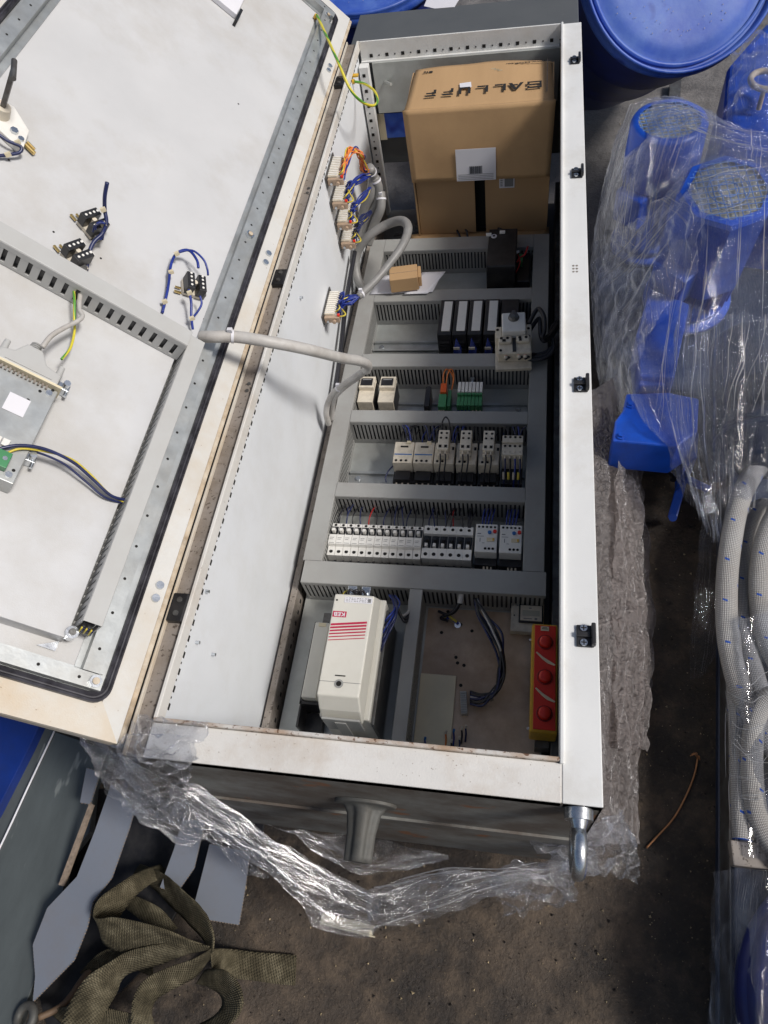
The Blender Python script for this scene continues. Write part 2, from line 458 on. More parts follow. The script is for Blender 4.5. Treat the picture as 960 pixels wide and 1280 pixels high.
def film_material(name, tint=(.93, .95, 1.0), milk=.10, streak=.5, su=3.0, sv=60.0, gl=1.0, bump=.0015, rough=.07, bs=26, facet=1.2, body=(.92, .92, .93)):
    """thin stretch film: clear with a sharp sheen, milky where it is stretched into folds; u runs along the pull"""
    m, n, b = newmat(name)
    n.nodes.remove(b)
    out = n.nodes['Material Output']
    tc = n.nodes.new('ShaderNodeTexCoord')
    mp = n.nodes.new('ShaderNodeMapping'); mp.inputs['Scale'].default_value = (su, sv, 1)
    n.links.new(tc.outputs['UV'], mp.inputs[0])
    st = tex_noise(n, mp.outputs[0], 1.0, 7, .68, .5)
    ob = tex_noise(n, tc.outputs['Object'], bs, 5, .6, 1.2)
    fine = tex_noise(n, tc.outputs['Object'], bs * 3.3, 4, .6, .8)
    vo = n.nodes.new('ShaderNodeTexVoronoi'); vo.inputs['Scale'].default_value = bs * 1.1
    wv = n.nodes.new('ShaderNodeVectorMath'); wv.operation = 'ADD'
    cw = n.nodes.new('ShaderNodeTexNoise'); cw.inputs['Scale'].default_value = bs * .5
    n.links.new(tc.outputs['Object'], cw.inputs['Vector'])
    sw = n.nodes.new('ShaderNodeVectorMath'); sw.operation = 'SCALE'; sw.inputs[3].default_value = .06
    n.links.new(cw.outputs[1], sw.inputs[0]); n.links.new(tc.outputs['Object'], wv.inputs[0]); n.links.new(sw.outputs[0], wv.inputs[1])
    n.links.new(wv.outputs[0], vo.inputs['Vector'])
    h = mth(n, 'ADD', mth(n, 'MULTIPLY', st, .9), mth(n, 'ADD', mth(n, 'MULTIPLY', ob, .8), mth(n, 'MULTIPLY', fine, .25)))
    h = mth(n, 'ADD', h, mth(n, 'MULTIPLY', vo.outputs['Distance'], facet))
    nrm = bumpn(n, h, bump, 1.0)
    tr = n.nodes.new('ShaderNodeBsdfTransparent'); tr.inputs[0].default_value = tint + (1,)
    g = n.nodes.new('ShaderNodeBsdfGlossy'); g.inputs['Roughness'].default_value = rough; g.inputs[0].default_value = (1, 1, 1, 1)
    n.links.new(nrm, g.inputs['Normal'])
    fr = n.nodes.new('ShaderNodeFresnel'); fr.inputs[0].default_value = 1.5
    fac = mth(n, 'MINIMUM', mth(n, 'MULTIPLY', fr.outputs[0], 1.9 * gl), .5)
    ms = n.nodes.new('ShaderNodeMixShader'); n.links.new(fac, ms.inputs[0]); n.links.new(tr.outputs[0], ms.inputs[1]); n.links.new(g.outputs[0], ms.inputs[2])
    df = n.nodes.new('ShaderNodeBsdfDiffuse'); df.inputs[0].default_value = body + (1,); n.links.new(nrm, df.inputs['Normal'])
    tl = n.nodes.new('ShaderNodeBsdfTranslucent'); tl.inputs[0].default_value = body + (1,)
    dm = n.nodes.new('ShaderNodeMixShader'); dm.inputs[0].default_value = .4
    n.links.new(df.outputs[0], dm.inputs[1]); n.links.new(tl.outputs[0], dm.inputs[2])
    mk = cramp(n, st, (.59, (0, 0, 0)), (.67, (1, 1, 1)))
    mk2 = cramp(n, ob, (.56, (0, 0, 0)), (.72, (1, 1, 1)))
    mf = mth(n, 'ADD', milk, mth(n, 'ADD', mth(n, 'MULTIPLY', mk, streak), mth(n, 'MULTIPLY', mk2, streak * .12)))
    m2 = n.nodes.new('ShaderNodeMixShader'); n.links.new(mth(n, 'MINIMUM', mf, .95), m2.inputs[0])
    n.links.new(ms.outputs[0], m2.inputs[1]); n.links.new(dm.outputs[0], m2.inputs[2])
    n.links.new(m2.outputs[0], out.inputs[0])
film_material('film', milk=.004, streak=.85, su=1.4, sv=120, bump=.020, bs=17, rough=.045, gl=1.1)
film_material('film_clear', milk=.035, streak=.10, bump=.022, rough=.04, bs=20, gl=1.7, facet=2.2)
film_material('film_belt', milk=.015, streak=.13, su=2.0, sv=13, bump=.045, rough=.04, bs=9, gl=3.0, facet=.5)
film_material('film_sheen', milk=.03, streak=.16, su=5, sv=9, bump=.05, rough=.04, bs=13, gl=3.0, facet=1.6)
film_material('film_crumple', milk=.06, streak=.25, su=4, sv=30, bump=.03, rough=.045, bs=24, gl=2.4, facet=2.4)
film_material('film_rope', milk=.6, streak=.5, su=30, sv=4, bump=.004, rough=.1, bs=60, gl=1.6)
film_material('foam_film', tint=(.72, .66, .64), milk=.40, streak=.45, body=(.56, .51, .49), su=6, sv=60, gl=.8, bump=.010, rough=.25, bs=70)
def weave_material():
    m, n, b = newmat('webbing')
    tc = n.nodes.new('ShaderNodeTexCoord')
    sx = n.nodes.new('ShaderNodeSeparateXYZ'); n.links.new(tc.outputs['UV'], sx.inputs[0])
    v = sx.outputs[1]; u = sx.outputs[0]
    row = mth(n, 'SINE', mth(n, 'MULTIPLY', v, 2 * PI / .0030))
    stt = mth(n, 'SINE', mth(n, 'ADD', mth(n, 'MULTIPLY', u, 2 * PI * 9), mth(n, 'MULTIPLY', v, 2 * PI / .010)))
    big = tex_noise(n, tc.outputs['Object'], 24, 6, .7)
    c = cramp(n, big, (.3, (.035, .030, .019)), (.52, (.115, .098, .062)), (.74, (.27, .235, .155)))
    dk = cramp(n, mth(n, 'MULTIPLY', row, stt), (.35, (0, 0, 0)), (.8, (1, 1, 1)))
    c = cmix(n, mth(n, 'MULTIPLY', dk, .8), c, (.018, .016, .01))
    n.links.new(c, b.inputs['Base Color']); b.inputs['Roughness'].default_value = .9
    b.inputs['Specular IOR Level'].default_value = .15
    n.links.new(bumpn(n, mth(n, 'ADD', row, mth(n, 'MULTIPLY', stt, .6)), .0012, .8), b.inputs['Normal'])
weave_material()
def braid_material():
    m, n, b = newmat('braid_hose')
    tc = n.nodes.new('ShaderNodeTexCoord')
    sx = n.nodes.new('ShaderNodeSeparateXYZ'); n.links.new(tc.outputs['UV'], sx.inputs[0])
    u = sx.outputs[0]; v = sx.outputs[1]
    a = mth(n, 'SINE', mth(n, 'ADD', mth(n, 'MULTIPLY', u, 2 * PI * 20), mth(n, 'MULTIPLY', v, 2 * PI / .0075)))
    c_ = mth(n, 'SINE', mth(n, 'SUBTRACT', mth(n, 'MULTIPLY', u, 2 * PI * 20), mth(n, 'MULTIPLY', v, 2 * PI / .0075)))
    w_ = mth(n, 'MULTIPLY', a, c_)
    big = tex_noise(n, tc.outputs['Object'], 14, 5, .6)
    c = cramp(n, w_, (.2, (.30, .29, .28)), (.7, (.62, .62, .60)))
    c = cmix(n, cramp(n, big, (.4, (0, 0, 0)), (.7, (.5, .5, .5))), c, (.25, .22, .19))
    # blue tracer threads at regular intervals, as woven in
    f = mth(n, 'FRACT', mth(n, 'ADD', mth(n, 'DIVIDE', v, .085), mth(n, 'MULTIPLY', u, .55)))
    bl = mth(n, 'MULTIPLY', mth(n, 'LESS_THAN', f, .05), mth(n, 'LESS_THAN', mth(n, 'FRACT', mth(n, 'MULTIPLY', u, 4)), .28))
    c = cmix(n, bl, c, (.01, .08, .42))
    n.links.new(c, b.inputs['Base Color']); b.inputs['Roughness'].default_value = .5
    n.links.new(bumpn(n, w_, .0010, .8), b.inputs['Normal'])
braid_material()
def earth_wire_material():
    m, n, b = newmat('earth_wire')
    tc = n.nodes.new('ShaderNodeTexCoord')
    sx = n.nodes.new('ShaderNodeSeparateXYZ'); n.links.new(tc.outputs['UV'], sx.inputs[0])
    f = mth(n, 'FRACT', mth(n, 'ADD', sx.outputs[0], mth(n, 'MULTIPLY', sx.outputs[1], 9)))
    c = cmix(n, mth(n, 'LESS_THAN', f, .36), (.70, .60, .05), (.10, .32, .04))
    n.links.new(c, b.inputs['Base Color']); b.inputs['Roughness'].default_value = .4
earth_wire_material()
M = MT
# ------------------------------------------------------------------ floor
fl = MB()
fl.grid(lambda u, v: (-40 + 80 * u, -30 + 110 * v, 0), 2, 2)
fo = fl.build('floor', M['floor_dirt'])
tag(fo, 'dirty dark brown concrete floor with grit and stains', None, None, 'structure')

# ------------------------------------------------------------------ the cabinet
W_, L_, ZR, ZB = 0.60, 1.833, 0.64, 0.14
cab = thing('electrical_cabinet', 'long open control cabinet lying on its back with white rim and grey wiring ducts', 'electrical cabinet', (0.3, 0.9, 0.0))
# outer shell
b = MB()
b.box(0, .028, 0.0, L_, ZB, ZR - .02, 0)                       # hinge-side wall
b.box(.5975, .6, 0.0, L_, ZB, ZR - .003, 0)                    # lock-side wall
b.box(0.0285, .597, .003, L_ - .002, ZB, ZB + .003, 1)         # back
b.box(.0285, .597, .0032, .0055, ZB + .003, ZR - .003, 0)
b.box(.046, .553, L_, L_ + .0025, .595, ZR - .001, 0)
b.build('cabinet_shell', [M['wall_paint'], M['dark_plate']], cab)
e = MB()
e.box(0.0, .6, 0.0, .003, ZB, ZR - .003)
e.box(0.0, .6, -.004, -.0002, .40, .402)
ep = e.build('end_plate', M['end_paint'], cab, label='dark grey end plate with rust stains at the near end')
# front frame, right and near and far members
b = MB()
b.box(.5545, .6, 0.0, L_, ZR - .022, ZR)
b.box(.5515, .5565, .043, L_ - .0025, ZR - .02, ZR + .006)      # raised lip of the opening
b.build('lock_side_frame', M['white_paint'], cab, bevel=.0012)
b = MB()
b.box(.030, .5542, 0.0, .045, ZR - .022, ZR - .0004)
b2 = MB(); b2.box(.032, .5512, .0455, .0505, ZR - .02, ZR + .0056); b2.build('inner_lip', M['lip_rust'], cab, bevel=.0014)
b.build('near_end_frame', M['rusty_white'], cab, bevel=.0014)
b = MB()
b.box(.036, .5512, L_ - .004, L_ - .0002, .594, ZR + .002)
b.box(.036, .5512, L_ - .0125, L_ - .0045, .592, .596)
ff = b.build('far_end_frame', M['white_paint'], cab, bevel=.001)
b = MB()
for k in range(24):
    x = .064 + k * .0212
    s_ = .0042 if k % 2 == 0 else .0016
    b.box(x - s_, x + s_, L_ - .0048, L_ - .0041, .606 - s_, .606 + s_)
b.build('punched_hole', M['hole_dark'], ff, kind='stuff')
b = MB()
b.box(0.0, .0300, 0.0, L_, ZR - .0195, ZR - .005)
hf = b.build('hinge_side_frame', M['frame_brown'], cab)  # brown base puts the open door's shadow into the frame colour
b = MB(); b.box(0.0022, .0056, 0, L_, ZR - .0048, ZR + .003); b.build('edge_strip', M['cream_paint'], hf, bevel=.001)
b = MB(); b.box(.0302, .0355, .0495, L_, ZR - .02, ZR + .003); b.build('inner_lip', M['rusty_white'], cab, bevel=.001)
# inner side wall with its row of punched holes
b = MB()
b.box(.0285, .0305, .0496, L_ - .013, ZB + .004, ZR - .0205)
iw = b.build('inner_side_wall', M['wall_paint'], cab)
b = MB()
for k in range(70):
    y = .075 + k * .025
    if y > L_ - .03: break
    b.box(.0306, .0312, y - .0045, y + .0045, .607, .6135)
    b.box(.0306, .0312, y + .011, y + .014, .6095, .6115)
b.build('punched_hole', M['hole_dark'], iw, kind='stuff')
b = MB()
for (u, v) in ((245, 803), (230, 705), (375, 372), (447, 300), (265, 818)):
    P = atx(u, v, .031)
    if .06 < P.y < 1.8: b.cyl((.0305, P.y, min(P.z, .6)), (.037, P.y, min(P.z, .6)), .0028, n=6)
b.build('stud', M['zinc'], iw)
# dark inside of the lock side and the rear corner profiles
b = MB()
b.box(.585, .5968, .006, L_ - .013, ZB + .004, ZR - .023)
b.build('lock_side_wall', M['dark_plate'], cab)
b = MB()
b.box(.036, .050, .007, 1.80, ZB + .004, .240)
rp = b.build('rear_profile', M['frame_brown'], cab, bevel=.002)
b = MB()
for k in range(70):
    y = .05 + k * .025
    if y < 1.78: b.box(.0501, .0508, y - .004, y + .004, .205, .212)
b.build('punched_hole', M['hole_dark'], rp, kind='stuff')
b = MB()
b.box(.562, .580, .007, 1.80, ZB + .004, .235)
b.build('rear_profile', M['steel_dark'], cab, bevel=.002)
b = MB()
b.box(.036, .060, 1.782, 1.806, .16, .60)
pp = b.build('corner_post', M['white_paint'], cab, bevel=.001)
b = MB()
for k in range(19):
    z = .22 + k * .02
    s_ = .004 if k % 2 == 0 else .0018
    b.box(.047 - s_, .047 + s_, 1.7805, 1.7815, z - s_, z + s_)
b.build('punched_hole', M['hole_dark'], pp, kind='stuff')
b = MB()
b.box(.066, .553, L_ - .02, L_ - .0126, .462, .5935)
b.cyl((.095, L_ - .02, .545), (.115, L_ - .045, .55), .004, n=8)
b.build('gland_plate', M['galv_plate'], cab, label='blue-grey inner plate at the far end of the cabinet')
# far foot part beyond the frame
b = MB()
b.box(.006, .596, L_ + .003, 2.028, .30, .622)
pl = b.build('plinth', M['plinth_paint'], cab, bevel=.002)
b = MB()
P = [at(*q, .6225) for q in ((530, 8), (543, 11), (568, 9), (576, -4), (536, -6))]
b.prism([(p.x, p.y) for p in P], .6223, .6235)
b.build('label_plate', M['paper'], pl)
# feet under the cabinet
for (x0, x1, y0, y1) in ((.05, .55, .12, .22), (.05, .55, .9, 1.0), (.05, .55, 1.65, 1.75)):
    b = MB(); b.box(x0, x1, y0, y1, 0.0, ZB - .001)
    tag(b.build('wooden_beam', M['wood'], None, bevel=.004), 'rough wooden beam under the ' + ('near end' if y0 < .5 else 'middle' if y0 < 1.2 else 'far end') + ' of the cabinet', 'wooden beam', 'beams under the cabinet')

# lock strikers on the right frame, hinge blocks on the left frame
def striker(y, up=False):
    b = MB()
    x0 = .572
    b.box(x0, x0 + .022, y - .015, y + .015, ZR + .0005, ZR + .004)
    b.box(x0 + .018, x0 + .0235, y - .015, y + .015, ZR + .004, ZR + .014)
    b.box(x0, x0 + .018, y - .003, y + .004, ZR + .004, ZR + .008)
    o = b.build('striker_plate', M['black_plastic'], cab, bevel=.0015)
    for dy in (-.010, .010):
        s = MB(); s.cyl((x0 + .009, y + dy, ZR + .004), (x0 + .009, y + dy, ZR + .0062), .0046, n=12)
        s.box(x0 + .0055, x0 + .0125, y + dy - .0007, y + dy + .0007, ZR + .0062, ZR + .0066, 1)
        s.box(x0 + .0083, x0 + .0097, y + dy - .0035, y + dy + .0035, ZR + .0062, ZR + .0067, 1)
        s.build('screw', [M['zinc'], M['hole_dark']], o)
for (u, v) in ((716, 795), (714, 482), (713, 218), (712, 77)):
    striker(at(u, v, ZR).y)
for (u, v) in ((222, 760), (348, 348), (424, 103)):
    y = at(u, v, ZR).y
    b = MB()
    b.box(.0058, .0300, y - .022, y + .022, ZR - .005, ZR + .005)
    o = b.build('hinge_block', M['black_plastic'], cab, bevel=.002)
    for dy in (-.010, .011):
        s = MB(); s.cyl((.018, y + dy, ZR + .005), (.018, y + dy, ZR + .0066), .0042, n=12); s.build('screw', M['steel_dark'], o)
for (u, v) in ((383, 236), (316, 482), (716, 338), (717, 333)):
    P = at(u, v, ZR)
    if P.x < .3:
        b = MB()
        for dy in (-.008, .008): b.cyl((.018, P.y + dy, ZR - .005), (.018, P.y + dy, ZR - .0035), .0035, n=10)
        b.build('plugged_hole', M['steel_dark'], hf)
b = MB()
yq = at(715, 336, ZR).y
for i in range(3):
    for j in range(2): b.cyl((.574 + j * .006, yq + (i - 1) * .008, ZR), (.574 + j * .006, yq + (i - 1) * .008, ZR + .0004), .0022, n=8)
b.build('plugged_hole', M['frame_brown'], cab)

# lifting eye bolt at the near right corner
b = MB()
b.cyl((.5745, -.0005, .618), (.5745, -.013, .618), .017, .0165, n=24)
b.cyl((.5745, -.013, .618), (.5745, -.024, .618), .011, .0075, n=16)
eb = b.build('eye_bolt', M['zinc'], cab, label='galvanised lifting eye bolt at the near right corner')
ring = MB()
vs = []; nu, nv = 36, 12
for i in range(nu):
    for j in range(nv):
        a = 2 * PI * i / nu; c = 2 * PI * j / nv
        r = .024 + .0075 * math.cos(c)
        vs.append((.5745 + .0085 * math.sin(c), -.044 + r * math.cos(a) * 1.0, .604 + r * math.sin(a)))
ring.add(vs, [(i * nv + j, ((i + 1) % nu) * nv + j, ((i + 1) % nu) * nv + (j + 1) % nv, i * nv + (j + 1) % nv) for i in range(nu) for j in range(nv)], 0, True)
ring.build('eye_ring', M['zinc'], eb)
# flared steel bracket standing out of the near end
b = MB()
P0 = aty(455, 1000, 0); xb = P0.x
prof = [(.044, 0), (.043, .004), (.030, .006), (.024, .016), (.020, .04), (.019, .075), (.0, .075)]
def horn(u, v):
    a = 2 * PI * u; k = v * (len(prof) - 1); i = min(int(k), len(prof) - 2); t = k - i
    r = prof[i][0] * (1 - t) + prof[i + 1][0] * t; h = prof[i][1] * (1 - t) + prof[i + 1][1] * t
    q = 1 - .28 * abs(math.sin(a * 2)) ** 3 * (1 if h > .006 else 0)
    return (xb + r * q * math.cos(a), -h - .0005, .50 + r * q * math.sin(a) * .62)
b.grid(horn, 32, 24)
b.build('flared_bracket', M['old_iron'], cab, label='dark flared steel bracket on the near end plate')
# wooden-edge clutter inside the far compartment (loose dark cables)
# ------------------------------------------------------------------ mounting plate
PZ = .20
b = MB()
b.box(.058, .548, .055, 1.53, PZ - .003, PZ)
mp = b.build('mounting_plate', M['galv_plate'], cab)
b = MB(); b.box(.319, .545, .085, .432, PZ + .0004, PZ + .0012)
wp = b.build('bare_plate', M['galv_warm'], cab, label='scratched brownish lower right part of the mounting plate')  # brown tint puts a reflection of wood into the plate colour, besides stains
b = MB()
for (u, v) in ((576, 781), (590, 789), (552, 791), (570, 822), (572, 829), (580, 832), (576, 857), (580, 880), (560, 765)):
    P = at(u, v, PZ); b.cyl((P.x, P.y, PZ + .0012), (P.x, P.y, PZ + .0017), .0035, n=8)
b.build('drilled_hole', M['hole_dark'], wp)
b = MB()
P = [at(*q, PZ) for q in ((520, 839), (571, 841), (569, 932), (505, 932))]
b.box(.3185, .387, .115, .292, PZ + .0016, PZ + .006)
b.build('cover_strip', M['label_cream'], cab, bevel=.001, label='flat cream cover sheet on the lower plate')
# DIN rails
def rail(x0, x1, y, z=PZ):
    b = MB()
    b.box(x0, x1, y - .0175, y + .0175, z + .0005, z + .002)
    b.box(x0, x1, y - .0125, y - .011, z + .002, z + .0075); b.box(x0, x1, y + .011, y + .0125, z + .002, z + .0075)
    b.box(x0, x1, y - .0175, y - .011, z + .0075, z + .009); b.box(x0, x1, y + .011, y + .0175, z + .0075, z + .009)
    o = b.build('mounting_rail', M['galv'], cab)
    s = MB(); s.cyl((x0 + .02, y, z + .002), (x0 + .02, y, z + .005), .006, n=12); s.cyl((x1 - .02, y, z + .002), (x1 - .02, y, z + .005), .006, n=12)
    s.build('screw', M['zinc'], o)
for y in (.552, .745, .955, 1.165): rail(.104, .502, y)
# wiring ducts: slotted walls with a plain lid
def duct(x0, x1, y0, y1, axis, z0=PZ, z1=.28, bo=.014, fr=.56, mt='duct_grey', walls=(1, 1), lidm=None, MM=None, parent=None, pitch=.0088, gapm=True, closed=None):
    b = MB(MM)
    T = .0018
    b.box(x0, x1, y0, y1, z0 + .0005, z0 + .0025)
    L0, L1 = (x0, x1) if axis == 'x' else (y0, y1)
    n = int((L1 - L0) / pitch)
    pt = (L1 - L0) / n
    zt = z1 - .010
    for side in (0, 1):
        if not walls[side]: continue
        for k in range(n):
            s0 = L0 + k * pt; s1 = s0 + pt * fr
            if axis == 'x':
                yy = y0 if side == 0 else y1 - T
                b.box(s0, s1, yy, yy + T, z0 + bo, zt)
            else:
                xx = x0 if side == 0 else x1 - T
                b.box(xx, xx + T, s0, s1, z0 + bo, zt)
        if axis == 'x':
            yy = y0 if side == 0 else y1 - T
            b.box(x0, x1, yy, yy + T, z0 + .0025, z0 + bo)
        else:
            xx = x0 if side == 0 else x1 - T
            b.box(xx, xx + T, y0, y1, z0 + .0025, z0 + bo)
    o = b.build('wiring_duct', M[mt], parent or cab)
    c = MB(MM)
    c.box(x0, x1, y0, y1, z1 - .0015, z1)
    if axis == 'x':
        c.box(x0, x1, y0 - .0004, y0 + .0016, z1 - .012, z1 - .0015); c.box(x0, x1, y1 - .0016, y1 + .0004, z1 - .012, z1 - .0015)
    else:
        c.box(x0 - .0004, x0 + .0016, y0, y1, z1 - .012, z1 - .0015); c.box(x1 - .0016, x1 + .0004, y0, y1, z1 - .012, z1 - .0015)
    lid = c.build('lid', M[lidm or mt], o, bevel=.0007)
    # wires lying inside, dark behind the slots
    d = MB(MM)
    if axis == 'x': d.box(x0 + .002, x1 - .002, y0 + .006, y1 - .006, z0 + .003, z0 + (z1 - z0) * .72)
    else: d.box(x0 + .006, x1 - .006, y0 + .002, y1 - .002, z0 + .003, z0 + (z1 - z0) * .72)
    d.build('packed_wire', M['black_wire'], o, kind='stuff')
    return o
duct(.066, .549, .435, .485, 'x', z1=.281)
for y0, y1 in ((.645, .681), (.851, .886), (1.024, 1.065), (1.252, 1.293)):
    duct(.1012, .5045, y0, y1, 'x')
duct(.1012, .5045, 1.452, 1.503, 'x')
duct(.061, .1005, .486, 1.503, 'y')
duct(.5050, .545, .486, 1.503, 'y')
duct(.2895, .3145, .062, .434, 'y', pitch=.0075)
# lower duct sides beside the loose cables
b = MB()
for k in range(14):
    pts = [(.30 + random.uniform(-.03, .2), 1.53 + random.uniform(0, .03), .19 + random.uniform(0, .03))]
    for j in range(4): pts.append((pts[-1][0] + random.uniform(-.09, .05), pts[-1][1] + random.uniform(.01, .07), .18 + random.uniform(0, .07)))
    b.tube(pts, .003, 6, 0, 4)
tag(b.build('cable_tangle', M['black_wire'], None), 'tangle of loose black cables behind the carton at the far end', 'cables', None, 'stuff')
# ------------------------------------------------------------------ the open door (swung back 135 degrees, free edge up)
DW, DL0, DL1 = .598, .006, 1.889
b = MB(DM)
b.box(.002, DW, DL0, DL1, -.022, -.002, 0)
door = b.build('door', [M['cream_paint']], cab, bevel=.003, label='swung open cabinet door with dirty white inside and cream rusty rim')
b = MB(DM); b.box(.036, .562, .052, 1.845, -.0015, 0.0); b.build('door_panel', M['door_paint'], door)
# rim, four mitred strips
b = MB(DM)
b.prism([(.002, DL0), (.002, DL1), (.036, DL1 - .044), (.036, DL0 + .044)], -.0015, .0015)
b2 = MB(DM); b2.prism([(.002, DL0), (.036, DL0 + .044), (.562, DL0 + .044), (DW, DL0)], -.0015, .0016); b2.build('near_rim', M['cream_paint'], door)
b.prism([(.562, DL0 + .044), (.562, DL1 - .044), (DW, DL1), (DW, DL0)], -.0015, .0015)
b.prism([(.002, DL1), (DW, DL1), (.562, DL1 - .044), (.036, DL1 - .044)], -.0015, .0016)
b.build('door_rim', M['rim_white'], door)
b = MB(DM)
b.box(-.006, .0018, DL0 + .002, DL1 - .002, -.022, .0008)
b.build('folded_edge', M['rust_edge'], door, bevel=.002)
def rrect(a0, a1, b0, b1, r, n=6):
    pts = []
    for (cx, cy_, s) in ((a1 - r, b1 - r, 0), (a0 + r, b1 - r, 1), (a0 + r, b0 + r, 2), (a1 - r, b0 + r, 3)):
        for k in range(n + 1):
            t = (s + k / n) * PI / 2
            pts.append((cx + r * math.cos(t), cy_ + r * math.sin(t)))
    return pts
def band(mb, rects, m=0):
    rings = [[(p[0], p[1], h) for p in rrect(*q)] for q, h in rects]
    n = len(rings[0]); vs = [p for r in rings for p in r]
    mb.add(vs, [(j * n + k, j * n + (k + 1) % n, (j + 1) * n + (k + 1) % n, (j + 1) * n + k) for j in range(len(rings) - 1) for k in range(n)], m, False)
g = MB(DM)
A0, A1, B0, B1 = .0305, .566, .0445, 1.845
def gr(d): return (A0 + d, A1 - d, B0 + d, B1 - d, .022 - d * .5)
band(g, [(gr(0), .001), (gr(.0005), .0075), (gr(.003), .0095), (gr(.005), .0065), (gr(.0065), .0065), (gr(.009), .0105), (gr(.012), .008), (gr(.0125), .001)])
g.build('gasket', M['rubber'], door)
def prail(a0, a1, b0, b1, h, name='perforated_rail'):
    r = MB(DM)
    along_b = (b1 - b0) > (a1 - a0)
    r.box(a0, a1, b0, b1, h - .0015, h)
    if along_b:
        r.box(a0, a0 + .0015, b0, b1, 0.001, h - .0015); r.box(a1 - .0015, a1, b0, b1, 0.001, h - .0015)
        r.box(a0 - .012, a0, b0, b1, .0005, .0020); r.box(a1, a1 + .008, b0, b1, .0005, .0020)
    else:
        r.box(a0, a1, b0, b0 + .0015, 0.001, h - .0015); r.box(a0, a1, b1 - .0015, b1, 0.001, h - .0015)
        r.box(a0, a1, b0 - .008, b0, .0005, .0020); r.box(a0, a1, b1, b1 + .006, .0005, .0020)
    k = .03
    while k < (b1 - b0 if along_b else a1 - a0) - .02:
        if along_b: r.cyl(((a0 + a1) / 2, b0 + k, h), ((a0 + a1) / 2, b0 + k, h + .0004), .0021, n=8, m=1)
        else: r.cyl((a0 + k, (b0 + b1) / 2, h), (a0 + k, (b0 + b1) / 2, h + .0004), .0021, n=8, m=1)
        k += .05
    return r.build(name, [M['galv'], M['hole_dark']], door, bevel=.0)
prail(.0545, .076, .0775, 1.80, .018)
prail(.522, .545, .0775, 1.80, .018)
prail(.047, .555, .058, .0765, .0175)
prail(.047, .555, 1.801, 1.822, .0175)
def nut(a, bb, h):
    r = MB(DM)
    r.cyl((a, bb, h), (a, bb, h + .006), .0082, n=6, smooth=False)
    r.cyl((a, bb, h + .006), (a, bb, h + .008), .0045, n=10, m=1)
    r.build('nut', [M['zinc'], M['rust_edge']], door)
nut(.0575, .0665, .018); nut(.0625, .928, .018); nut(.54, .066, .018); nut(.0625, 1.78, .018)
for bb in (.203, .223, .909, .935, 1.612, 1.632):
    r = MB(DM); r.cyl((.0135, bb, .001), (.0135, bb, .0052), .0062, .0058, n=14); r.build('hinge_bolt', M['zinc'], door)
# raised inner mounting panel at the near part of the door
PH = .026
r = MB(DM)
r.box(.109, .56, .105, .606, PH - .0015, PH)
r.box(.109, .1105, .105, .606, .001, PH - .0015)
r.box(.1105, .56, .105, .1065, .001, PH - .0015)
r.build('raised_panel', M['door_paint'], door, bevel=.0008)
r = MB(DM)
r.prism([(.112, .092), (.135, .0925), (.112, .105)], .002, .004)
r.cyl((.1065, .112, .02), (.1065, .112, .034), .008, n=14)
r.cyl((.1065, .112, .034), (.1065, .112, .036), .0045, n=10, m=1)
r.build('corner_screw', [M['zinc'], M['steel_dark']], door)
# ducts on the door
def door_duct(a0, a1, b0, b1, axis, z0, z1, pitch, lidname='duct_lid'):
    o = duct(a0, a1, b0, b1, axis, z0=z0, z1=z1, mt='duct_light', MM=DM, parent=door, pitch=pitch, bo=.006, fr=.64)
    for ch in list(o.children):
        ch.parent = door
        if ch.name.startswith('lid'): ch.name = 'duct_lid'
door_duct(.0805, .1045, .122, .607, 'y', .002, .060, .012)
door_duct(.106, .545, .574, .6035, 'x', .027, .072, .0165)
r = MB(DM)
for k in range(9):
    r.tube([(.083 + k * .0022, .121, .02 + .004 * (k % 3)), (.085 + k * .002, .116, .03), (.086 + k * .002, .118, .045)], .0014, 6, k % 3, 3)
r.build('wire_end', [M['navy_wire'], M['yellow_wire'], M['black_wire']], door, kind='stuff')
# door lock block with its square spindle
r = MB(DM)
P = dat(20, 145, .012)
for (u, v, rr) in ():
    pass
r.prism([(.43, .812), (.437, .806), (.53, .835), (.53, .87), (.47, .878), (.436, .850)], .001, .013)
lk = r.build('lock_block', M['white_plastic'], door, bevel=.001)
r = MB(DM)
r.cyl((.478, .846, .013), (.478, .846, .030), .013, .0115, n=20)
r.build('lock_collar', M['beige_plastic'], door)
r = MB(DM)
r.box(.4745, .4815, .8425, .8495, .030, .100)
r.cyl((.472, .829, .100), (.484, .864, .100), .0042, n=12)
r.build('lock_spindle', M['steel_dark'], door, bevel=.0005)
r = MB(DM)
r.cyl((.4515, .829, .013), (.4515, .829, .018), .006, n=6); r.cyl((.4385, .822, .013), (.4385, .822, .017), .0045, n=12)
r.build('lock_screw', M['zinc'], door)
r = MB(DM)
r.cyl((.431, .826, .006), (.415, .820, .006), .0035, n=8); r.cyl((.431, .833, .006), (.418, .828, .006), .0025, n=8)
r.build('brass_pin', M['brass'], door)
r = MB(DM)
for (u, v) in ((67, 290), (293, 300), (255, 399), (126, 323), (298, 130), (11, 200), (209, 360)):
    P = dat(u, v, 0); r.cyl((P.x, P.y, .0), (P.x, P.y, .0005), .0018, n=8)
r.build('drilled_hole', M['hole_dark'], door)
# document pocket with papers
pk = thing('document_pocket', 'papers in a black-edged holder at the top of the open door', 'papers', tuple(dat3(285, 5, 0)))
r = MB(DM)
r.box(.246, .40, 1.522, 1.70, .001, .012)
r.build('paper_stack', M['paper'], pk, bevel=.001)
r = MB(DM)
r.box(.2385, .2450, 1.497, 1.548, .001, .016)
r.build('holder_edge', M['black_plastic'], pk, bevel=.001)

